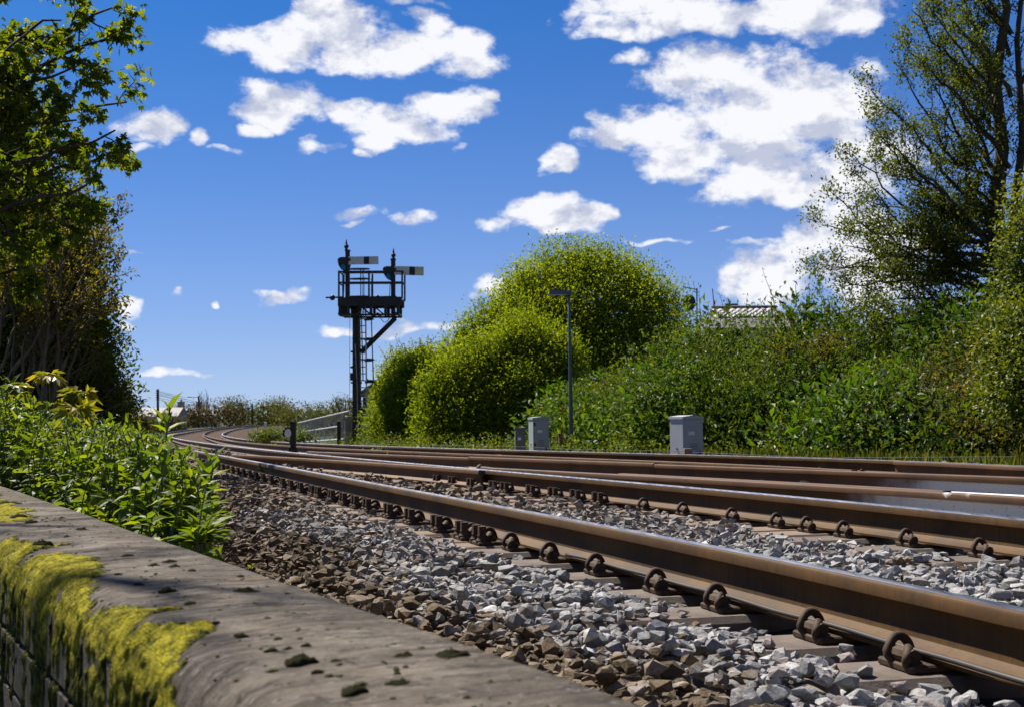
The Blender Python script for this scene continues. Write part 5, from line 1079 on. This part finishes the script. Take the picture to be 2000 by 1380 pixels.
        for i in range(60):
            f = rng.choice([1., .93, .8, .62]) - rng.uniform(0, .05); k = min(int(round(f * 8)), 8); a = rng.uniform(0, 2 * PI); d = np.array([math.cos(a), math.sin(a), rng.uniform(-1.0, .15)]); P2.append(ln[k] + d * rng.uniform(.01, .05)); D2.append(d); N2.append(np.array([0, 0, .8]) + d * 1.2 + rng.normal(0, .35, 3)); L2.append(rng.uniform(.04, .085))
        P2, D2, N2, L2 = map(np.array, (P2, D2, N2, L2))
        leaves_obj('foliage', foliage(PALM, P2, D2, N2, L2, 1., rng.random(len(P2))), M['l_syc'], r_)
near_bush()

def willows():
    rng = np.random.default_rng(9)
    def W(lobs, Y, depth, clumps, lab, mat, name='willow_bush', leaf=.085, per=9, seed=3):
        k = Y / FPX; lob = []
        for (x, y, rx, ry, d) in lobs: c = at(x, y, Y + d); kk = (Y + d) / FPX; lob.append((c[0], c[1], c[2], rx * kk, max(rx * kk * .8, .8), ry * kk))
        for l in list(lob):      # the crown is a heap of smaller rounded masses
            for _ in range(15):
                d = unit(rng.normal(size=3)); d[1] = -abs(d[1]) * .8; d[2] = d[2] if d[2] > -.4 else -d[2]; d = unit(d); f = rng.uniform(.13, .36); e = rng.uniform(.78, 1.0); lob.append((l[0] + d[0] * l[3] * e, l[1] + d[1] * l[4] * e, l[2] + d[2] * l[5] * e, l[3] * f, l[4] * f, l[5] * f * rng.uniform(.8, 1.2)))
        p = at(lobs[0][0], 870, Y); root = empty(name, (p[0], Y, GZ(Y)), lab, 'bush')
        leaves_obj('crown', bush(lob, clumps, per, leaf, rng, LEAF2, .5, 1.5, seed, 0., .3, lambda q: GZ(Y) + 0 * q[:, 0], .36), mat, root)
        lines = []; tips = []; shoots = []
        for l in lob[:len(lobs)]:
            for _ in range(26):
                d = unit(rng.normal(size=3)); d[2] = abs(d[2]); d[1] = -abs(d[1]) * .6; d = unit(d); c = np.array(l[:3]) + d * np.array(l[3:6]) * .92; P, r = branch(c, c + (d * .6 + np.array([0, 0, .8]) + rng.normal(0, .25, 3)) * rng.uniform(.25, .6), .010, .004, rng, 0, .05, 5); lines.append((P, r)); shoots.append(P)
        leaves_obj('shoots', twig_leaves(shoots, 14, leaf * .9, rng, LEAF2, .45, .04, -.1), mat, root)
        for (x, y, rx, ry, d) in lobs:
            a = at(x + rng.uniform(-20, 20), 870, Y + d); P, r = branch(a, at(x, y, Y + d), .09, .03, rng); lines.append((P, r)); 
            for s in range(7): u = rng.uniform(-1, 1); P, r = branch(at(x, y, Y + d), at(x + u * rx * 1.05, y - ry * 1.05 * math.sqrt(max(0, 1 - u * u * .95)) , Y + d + rng.uniform(-.4, .4)), .03, .006, rng); lines.append((P, r)); ramify(P, r, rng, 1, lines, tips, .2, 4, .5, .3, .5, .006)
        V, F = tubes(lines, 5); stems_obj((V, F), M['bark'], root)
    W([(1150, 640, 150, 135, 4), (1240, 645, 95, 100, 4), (1060, 640, 88, 105, 3.5), (1000, 665, 70, 85, 3.2), (945, 700, 58, 70, 3), (1150, 760, 170, 110, 3), (1276, 645, 40, 72, 4.5), (1080, 700, 110, 115, 2.5), (1210, 740, 110, 110, 3), (890, 735, 45, 55, 3)], 44, 4, 11500, 'largest rounded yellow-green bush behind the lamp post, highest on the skyline', M['l_willow'], leaf=.108, per=14)
    W([(868, 800, 44, 66, 1), (905, 760, 40, 62, 1.2), (955, 735, 46, 64, 1.4), (1022, 705, 50, 78, 1.8), (1085, 745, 40, 80, 1.4), (930, 825, 78, 52, .8), (1020, 800, 76, 74, .8), (890, 850, 66, 42, .6), (990, 852, 75, 40, .6), (1075, 855, 45, 32, .6)], 39.5, 3, 7600, 'light green bush in the middle, below and left of the largest one', M['l_willow'], leaf=.09, per=14, seed=13)
    W([(805, 768, 44, 58, 2), (786, 822, 38, 56, 1), (840, 800, 50, 78, 1.5), (815, 842, 58, 46, .5), (778, 790, 26, 38, 1.5), (752, 842, 28, 38, .6), (760, 805, 24, 36, 2.5), (785, 740, 30, 36, 3), (835, 735, 40, 40, 3)], 43, 3, 7000, 'lower green bush just right of the signal ladder', M['l_willow'], leaf=.085, seed=23)
willows()

def bank():
    rng = np.random.default_rng(31)
    # the earth bank itself, rising behind the far track
    def toe(Y): return XF(Y) + 3.2
    def bz(X_, Y_): d = X_ - toe(Y_); e = np.clip(d / 6.5, 0, 1); e = e * e * (3 - 2 * e); fade = np.clip((42 - Y_) / 12, 0, 1) ; return GZ_v(Y_) - .02 + 2.0 * e * fade
    def GZ_v(Y_): return zt(Y_) - .62
    ys = np.arange(2, 48, .5); q = np.linspace(0, 1, 40); Y2 = np.repeat(ys[:, None], 40, 1); X2 = toe(Y2) - .6 + q[None] * 26; Z2 = bz(X2, Y2) + .0; a, b = Y2.shape
    i, j = np.meshgrid(np.arange(a - 1), np.arange(b - 1), indexing='ij'); F = np.stack([i * b + j, i * b + j + 1, (i + 1) * b + j + 1, (i + 1) * b + j], -1).reshape(-1, 4)
    tag(link('embankment', np_mesh('embankment', np.stack([X2, Y2, Z2 + .004], -1).reshape(-1, 3), F, M['earth'], smooth=True)), kind='structure')
    def mounds(n, xr, dr, r0, r1, hh, seed):
        r = np.random.default_rng(seed); out = []
        while len(out) < n:
            Y_ = r.uniform(8, 38); d = r.uniform(*dr); X_ = float(toe(Y_)) + d; px = 1000 + X_ / Y_ * FPX
            if not (xr[0] < px < xr[1]) or (px < 1165 and Y_ < 30.5): continue
            rr = r.uniform(r0, r1); out.append((X_, Y_, float(bz(np.array(X_), np.array(Y_))) + rr * hh, rr, rr, rr * r.uniform(.7, 1.05)))
        return out
    crest = []     # the skyline of the scrub
    for x, yt in ((1335, 640), (1360, 632), (1395, 630), (1430, 630), (1465, 632), (1500, 628), (1530, 612), (1565, 592), (1600, 582), (1640, 592), (1680, 596), (1720, 600), (1765, 596), (1810, 596), (1860, 610), (1910, 620), (1260, 690), (1300, 665)):
        Y_ = 27. + rng.uniform(-1, 1.5); c = at(x, yt + 62, Y_); kk = Y_ / FPX; crest.append((c[0], Y_, c[2], 42 * kk, 42 * kk, 60 * kk)); c = at(x + 15, yt + 150, Y_ - 2); crest.append((c[0], Y_ - 2, c[2], 60 * kk, 55 * kk, 75 * kk))
    lowf = lambda p: bz(p[:, 0], p[:, 1]) - .1
    def stuff(name, lab, cat, lob, cl, per, leaf, mat, T=LEAF2, wid=.45, seed=1, spread=1.):
        arr = bush(lob, cl, per, leaf, rng, T, wid, spread, seed, 0., .25, lowf); o = leaves_obj(name, arr, mat, None); tag(o, lab, cat, kind='stuff')
    L1 = mounds(58, (1110, 2250), (1.3, 4.2), .3, .95, .35, 1); L2 = mounds(40, (1150, 2250), (2.6, 5.2), .4, 1.0, .2, 3) + crest; rng.shuffle(L1); rng.shuffle(L2); L1 = [tuple(q) for q in L1]; L2 = [tuple(q) for q in L2]
    stuff('nettle_undergrowth', 'glossy green nettles and weeds covering the lower bank', 'undergrowth', L1[:24], 3600, 15, .10, M['l_bank'], LEAF2, .42, 2, 1.3)
    stuff('dock_undergrowth', 'large-leaved bright green weeds in patches on the bank', 'undergrowth', L1[24:42] + L2[:8], 2300, 12, .15, M['l_ivy2'], LEAF, .5, 12, 1.0)
    stuff('hedge_undergrowth', 'tangled green and reddish scrub along the top of the bank', 'undergrowth', L2[8:], 5600, 15, .085, M['l_bank'], LEAF2, .45, 40, 1.3)
    stuff('ivy_undergrowth', 'dark small-leaved ivy between the weeds of the bank', 'undergrowth', L1[42:], 2400, 14, .065, M['l_dark'], LEAF2, .6, 52, 1.3)
    stuff('bramble_thicket', 'brownish-green brambles at the foot of the bank on the right', 'undergrowth', mounds(30, (1720, 2300), (1.2, 3.6), .45, .9, .3, 5), 3600, 14, .064, M['l_bramble'], LEAF2, .6, 60, 1.3)
    # long shoots standing out of the scrub
    lines, tips = [], []
    for l in crest * 2 + L1[:20]: c = np.array(l[:3]) + np.array([rng.normal(0, .3), rng.normal(0, .2), l[5] * .6]); P, r = branch(c, c + np.array([rng.normal(0, .25), rng.normal(0, .2), rng.uniform(.4, .95)]), .008, .003, rng, 0, .06, 6); lines.append((P, r)); tips.append(P)
    V, F = tubes(lines, 4); o = link('scrub_shoots', np_mesh('scrub_shoots', V, F, M['twig'])); tag(o, 'thin bare shoots sticking up out of the bank scrub', 'undergrowth', kind='stuff')
    o2 = leaves_obj('shoot_leaves', twig_leaves(tips, 16, .075, rng, LEAF2, .35, .03, -.2), M['l_bank'], o); o2['kind'] = 'stuff'
    stuff('trackside_weeds', 'low weeds along the foot of the middle bushes', 'undergrowth', [(float(XF(Y_)) + 2.6 + rng.uniform(0, 1.2), Y_, GZ(Y_) + .1, .5, .5, .45) for Y_ in np.arange(19, 46, .45)], 3000, 8, .07, M['l_ivy'], LEAF2, .5, 80, 1.2)
    # ivy-clad bush at the right edge
    lob = []
    for x, y, rx, ry, Y in ((2010, 560, 55, 110, 19), (1985, 690, 60, 90, 18), (2030, 760, 90, 90, 17.5), (2040, 450, 60, 90, 19), (1960, 740, 40, 50, 18)): c = at(x, y, Y); k = Y / FPX; lob.append((c[0], c[1], c[2], rx * k, rx * k, ry * k))
    root = empty('ivy_bush', (lob[2][0], 18., GZ(18)), 'bright green ivy-clad bush at the right edge under the tall tree', 'bush'); leaves_obj('crown', bush(lob, 2200, 8, .06, rng, LEAF, .7, 1.2, 90, 0., .3), M['l_ivy'], root)
    V, F = tubes([branch((lob[2][0], 18.4, GZ(18)), (lob[0][0], 19., lob[0][2]), .1, .03, rng)], 6); link('stem', np_mesh('stem', V, F, M['bark']), root)
    # grass between the far rail and the bank
    n = 42000; Y_ = 8 + 16 * rng.random(n) ** 1.2; d = rng.uniform(-1.4, 2.0, n) ; X_ = toe(Y_) + d; keep = (X_ / Y_ < .46) & (X_ / Y_ > .10) & (rng.random(n) < np.clip(1.25 - np.abs(d - .4) / 1.9, 0, 1)); X_, Y_ = X_[keep], Y_[keep]; n = len(X_)
    P = np.stack([X_, Y_, np.maximum(bz(X_, Y_), bed_z(X_, Y_)) - .02], 1); D = unit(np.stack([rng.normal(0, .35, n), rng.normal(0, .35, n), np.ones(n)], 1)); arr = foliage(LEAF2, P, D, rng.normal(size=(n, 3)), rng.uniform(.16, .58, n), .05, rng.random(n))
    o = leaves_obj('grass', arr, M['l_grass'], None); tag(o, 'sunlit green grass strip between the far rail and the bank', 'grass', kind='stuff')
bank()

def right_tree():
    rng = np.random.default_rng(77); Y = 25.; S = lambda x, y, d=0.: at(x, y, Y + d)
    root = empty('alder_tree', tuple(S(1965, 760)), 'tall half-leafed tree with spreading dark boughs on the right', 'tree')
    tr = np.array([S(1990, 800), S(1978, 640), S(1956, 520), S(1944, 410), S(1958, 290), S(1944, 160), S(1966, 20), S(1950, -130), S(1960, -300)]); V, F = tubes([(tr, [.24, .20, .16, .135, .115, .095, .075, .055, .03])], 9)
    tr2 = np.array([S(1960, 560), S(1980, 420), S(1998, 270), S(1986, 80), S(2010, -150)]); V2, F2 = tubes([(tr2, [.10, .085, .07, .05, .03])], 8)
    link('trunk', np_mesh('trunk', np.concatenate([V, V2]), np.concatenate([F, F2 + len(V)]), M['bark'], smooth=True), root)
    lines, tips = [], []
    limbs = [((1952, 470), (1605, 440)), ((1950, 500), (1600, 525)), ((1960, 545), (1640, 560)), ((1955, 520), (1650, 480)), ((1950, 430), (1640, 390)), ((1950, 400), (1665, 300)), ((1952, 370), (1690, 245)), ((1960, 290), (1700, 175)), ((1960, 260), (1745, 120)), ((1958, 180), (1765, 80)), ((1956, 120), (1780, 20)), ((1962, 40), (1800, -60)), ((1965, -40), (1850, -160)),
             ((1960, 600), (1690, 640)), ((1958, 580), (1740, 690)), ((1968, 620), (1820, 700)), ((1955, 330), (1760, 330)), ((1955, 450), (1760, 440)), ((1990, 300), (2130, 120)), ((1990, 420), (2160, 330)), ((1992, 160), (2110, -20)), ((1955, 200), (1850, 150)), ((1957, 100), (1880, 10)), ((1960, 350), (1850, 260)), ((1962, 560), (1720, 590)), ((1955, 480), (1840, 400))]
    limbs += [((a[0] + 6, a[1] - 35), (min(1990, b[0] + rng.uniform(0, 110)), b[1] - rng.uniform(-30, 60))) for a, b in limbs[:18]]
    limbs = [((a[0], a[1] + (150 if a[1] < 450 and b[0] < 1900 else 0)), b) for a, b in limbs]
    for (a, b) in limbs:
        P, r = branch(S(*a), S(b[0], b[1], rng.uniform(-1.6, 1.6)), .055, .008, rng, rng.uniform(-.07, .04), .06, 14); lines.append((P, r)); ramify(P, r, rng, 3, lines, tips, .27, 6, .62, .28, .15, .004, .0)
    for y in np.linspace(-120, 560, 34):      # short shoots clothing the trunk
        for x0_ in (1955, 1992): P, r = branch(S(x0_, y), S(x0_ + rng.uniform(-75, 60), y - rng.uniform(10, 70), rng.uniform(-.5, .3)), .014, .005, rng, 0, .06, 6); lines.append((P, r)); ramify(P, r, rng, 1, lines, tips, .4, 4, .6, .3, .2, .004)
    V, F = tubes(lines, 3); link('branches', np_mesh('branches', V, F, M['bark'], smooth=True), root); print('tree tips', len(tips), 'branch faces', len(F))
    leaves_obj('crown', twig_leaves(tips, 12, .060, rng, LEAF2, .62, .10, .1, .92), M['l_alder'], root)
right_tree()

def far_bushes():
    rng = np.random.default_rng(55)
    spec = [(262, 826, 30, 22, 165, 'l_fard', 'low yellowish gorse bush left of the far house'), (355, 815, 45, 22, 300, 'l_fard', 'dull brown far scrub behind the curving rails'), (420, 806, 50, 24, 300, 'l_fard', 'olive far scrub below the distant street lamp'), (462, 802, 22, 26, 310, 'l_far', 'small upright green tree among the distant scrub'), (520, 808, 40, 24, 320, 'l_far', 'green far bush right of the short pole'),
            (548, 802, 28, 24, 330, 'l_far', 'bright green far bush, highest beyond the marker post'), (590, 812, 45, 22, 200, 'l_far', 'green far bush behind the left end of the metal railing'), (640, 812, 40, 26, 140, 'l_far', 'green far bush behind the middle of the metal railing'), (680, 806, 35, 34, 120, 'l_far', 'green far bush just left of the signal post'), (320, 828, 36, 14, 190, 'l_fard', 'low brown scrub in front of the far house'), (725, 820, 45, 40, 90, 'l_far', 'green bush far behind the signal ladder'), (575, 852, 40, 12, 42, 'l_ivy', 'low bright weeds at the foot of the metal railing'), (520, 852, 28, 10, 40, 'l_ivy', 'low green weeds at the foot of the marker post')]
    for q, (x, y, rx, ry, Y, mt, lab) in enumerate(spec):
        k = Y / FPX; c = at(x, y, Y); lob = [(c[0] + rx * k * u, Y + rng.uniform(-.3, .3) * rx * k, c[2] - abs(u) * ry * k * .35, rx * k * .6, rx * k * .6, ry * k * rng.uniform(.75, 1.05)) for u in (-.6, 0, .6)]
        zb = min(GZ(Y), c[2] - ry * k); lob.append((c[0], Y, (c[2] + zb) / 2 - .2, rx * k, rx * k * .7, max(.2, (c[2] - zb) * .6)))
        root = empty('far_bush', (c[0], Y, GZ(Y)), lab, 'bush'); leaves_obj('crown', bush(lob, 420, 8, 3.4 * k, rng, LEAF2, .6, 1.1, 100 + q, -9., .3, None, .35), M[mt], root)
        lines = []
        for s in range(5): P, r = branch((c[0], Y, GZ(Y) - .1), (c[0] + rng.uniform(-.8, .8) * rx * k, Y, c[2] + ry * k * rng.uniform(.6, 1.25)), .5 * k, .15 * k, rng); lines.append((P, r))
        V, F = tubes(lines, 4); stems_obj((V, F), M['twig'], root)
    for q, (x, y, Y, h, lab) in enumerate(((404, 800, 320, 36, 'bare leafless tree beside the distant street lamp'), (670, 800, 100, 26, 'bare grey shrub above the railing, left of the signal'), (612, 805, 150, 20, 'thin bare tree far behind the railing'))):
        k = Y / FPX; root = empty('bare_tree', (at(x, y, Y)[0], Y, GZ(Y)), lab, 'tree'); lines, tips = [], []
        for s in range(9): P, r = branch((at(x, y, Y)[0], Y, GZ(Y)), at(x + rng.uniform(-18, 18), y - h * rng.uniform(.6, 1.), Y), .9 * k, .3 * k, rng); lines.append((P, r)); ramify(P, r, rng, 2, lines, tips, .25, 5, .5, .3, .4, .25 * k)
        V, F = tubes(lines, 4); link('branches', np_mesh('branches', V, F, M['twig']), root)
far_bushes()

def small_plants():
    rng = np.random.default_rng(66)
    # weeds rooted among the rails
    for (x, y, w, h, z0, lab, mt) in ((735, 884, 45, 14, -.1, 'clump of leafy weed between the rails in front of the signal', 'l_ivy'), (790, 892, 22, 8, -.1, 'small trailing weed right of the leafy clump between the rails', 'l_ivy'), (1180, 891, 28, 5, -.08, 'flat trailing weed on the far track near the lamp post', 'l_ivy'), (536, 872, 8, 12, -.1, 'yellowish upright weed left of the ground signal', 'l_syc'), (520, 925, 14, 14, -.12, 'green weed against the nearest rail far down the line', 'l_ivy'), (380, 890, 20, 8, -.15, 'low weed outside the nearest rail near the bend', 'l_ivy')):
        p = onplane([(x, y)], z0)[0]; k = p[1] / FPX; n = 150; P = p + rng.normal(0, 1, (n, 3)) * np.array([w * .5, w * .4, h * .45]) * k; P[:, 2] = np.maximum(P[:, 2], p[2] - .1)
        D = unit(rng.normal(0, .7, (n, 3)) + np.array([0, 0, .5])); root = empty('weed', (p[0], p[1], p[2] - .12), lab, 'weed'); leaves_obj('foliage', foliage(LEAF2, P, D, rng.normal(size=(n, 3)), rng.uniform(.03, .06, n), .55, rng.random(n)), M[mt], root)
        lines = [branch((p[0] + rng.normal(0, .2) * w * k, p[1], p[2] - .14), P[i], .004, .002, rng, 0, .05, 5) for i in range(12)]; V, F = tubes(lines, 4); stems_obj((V, F), M['stem'], root)
    # single fresh seedlings between the stones
    for q, (x, y, lab) in enumerate(((620, 1052, 'tiny seedling in the brown ballast, left of centre'), (747, 1152, 'tiny bright seedling in the brown ballast near the wall'), (835, 1188, 'tiny seedling leaf in the ballast below centre'), (515, 1055, 'tiny seedling in the ballast beside the leafy bush'), (1523, 1066, 'bright seedling between the two nearest rails, left one'), (1640, 1110, 'bright seedling between the two nearest rails, right one'), (1173, 1203, 'tiny seedling among the grey stones in the foreground'), (489, 1108, 'tiny seedling close to the concrete wall'))):
        p = onplane([(x, y)], -.19)[0]; root = empty('seedling', tuple(p - np.array([0, 0, .04])), lab, 'seedling'); n = 6; P = np.repeat(p[None], n, 0) + rng.normal(0, .004, (n, 3)); a = rng.uniform(0, 6.28, n); D = np.stack([np.cos(a), np.sin(a), rng.uniform(.3, 1.2, n)], 1)
        leaves_obj('leaves', foliage(LEAF, P, D, rng.normal(0, .3, (n, 3)) + np.array([0, 0, 1.]), rng.uniform(.014, .03, n), .5, rng.random(n)), M['l_syc'], root); V, F = tubes([branch(p - np.array([0, 0, .04]), p, .0015, .001, rng, 0, .02, 4)], 4); link('stem', np_mesh('stem', V, F, M['stem']), root)
    # broken troughing, pipe and cables by the wall
    def put(x, y, z): return onplane([(x, y)], z)[0]
    p = put(432, 1085, -.30); g = Geo(); g.box((p[0], p[1], p[2] + .02), (.06, .22, .05), 0, .5, .006); tag(g.obj('trough_lid', M['trough']), 'broken pale concrete trough lid beside the wall', 'concrete lid')
    p = put(455, 1098, -.27); g = Geo(); g.tube([(p[0] - .06, p[1] + .0, p[2]), (p[0] + .07, p[1] + .05, p[2] + .01)], [.034, .034], 12); tag(g.obj('pipe', M['pipe']), 'short black pipe end lying by the wall', 'pipe')
    for q in range(2):
        g = Geo(); a = put(402 + 6 * q, 1060, -.27); b = put(424 + 8 * q, 1112, -.27); g.tube([a, (a + b) / 2 + np.array([.01, 0, .03]), b], .005, 6); tag(g.obj('loose_cable', M['galv']), ('left' if q == 0 else 'right') + ' one of two pale loose cables beside the trough lid', 'cable')
    for q, (x0, x1, y) in enumerate(((376, 416, 1026), (380, 420, 1046), (425, 440, 1016))):
        g = Geo(); a = put(x0, y + 3, -.25); b = put(x1, y - 2, -.25); g.tube([a, (a + b) / 2 + np.array([0, 0, .015]), b], .011, 8); tag(g.obj('cable_length', M['cable']), ('upper', 'lower', 'short right-hand')[q] + ' black cable lying on the stones beside the bush', 'cable')
    # signal wire on low stakes by the far track
    g = Geo(); pts = []
    for x in np.linspace(700, 1990, 60): Y_ = float(np.interp(x, [700, 1000, 1320, 1990], [31, 24.5, 19.5, 13.6])); p = at(x, float(np.interp(x, [700, 860, 1040, 1100, 1310, 1600, 1990], [866, 868, 872, 876, 880, 893, 891])), Y_); pts.append(p)
    g.tube(pts, .003, 4); tag(g.obj('signal_wire', M['cable'], None, True), 'thin wire strung low along the far track past the cabinets', 'wire')
    # old cobbles spilled behind the far rail
    for q in range(26):
        x = rng.uniform(1835, 1955); Y_ = rng.uniform(13.6, 14.6); p = at(x, 898, Y_); V, F = hull(rng, 12); o = link('stone', np_mesh('stone', V, F, M['stone'], np.full(len(F), rng.random())), BED); o.location = (p[0], Y_, float(bed_z(np.array(p[0]), np.array(Y_))) + rng.uniform(.08, .2)); s_ = rng.uniform(.05, .09); o.scale = (s_, s_, s_)
small_plants()
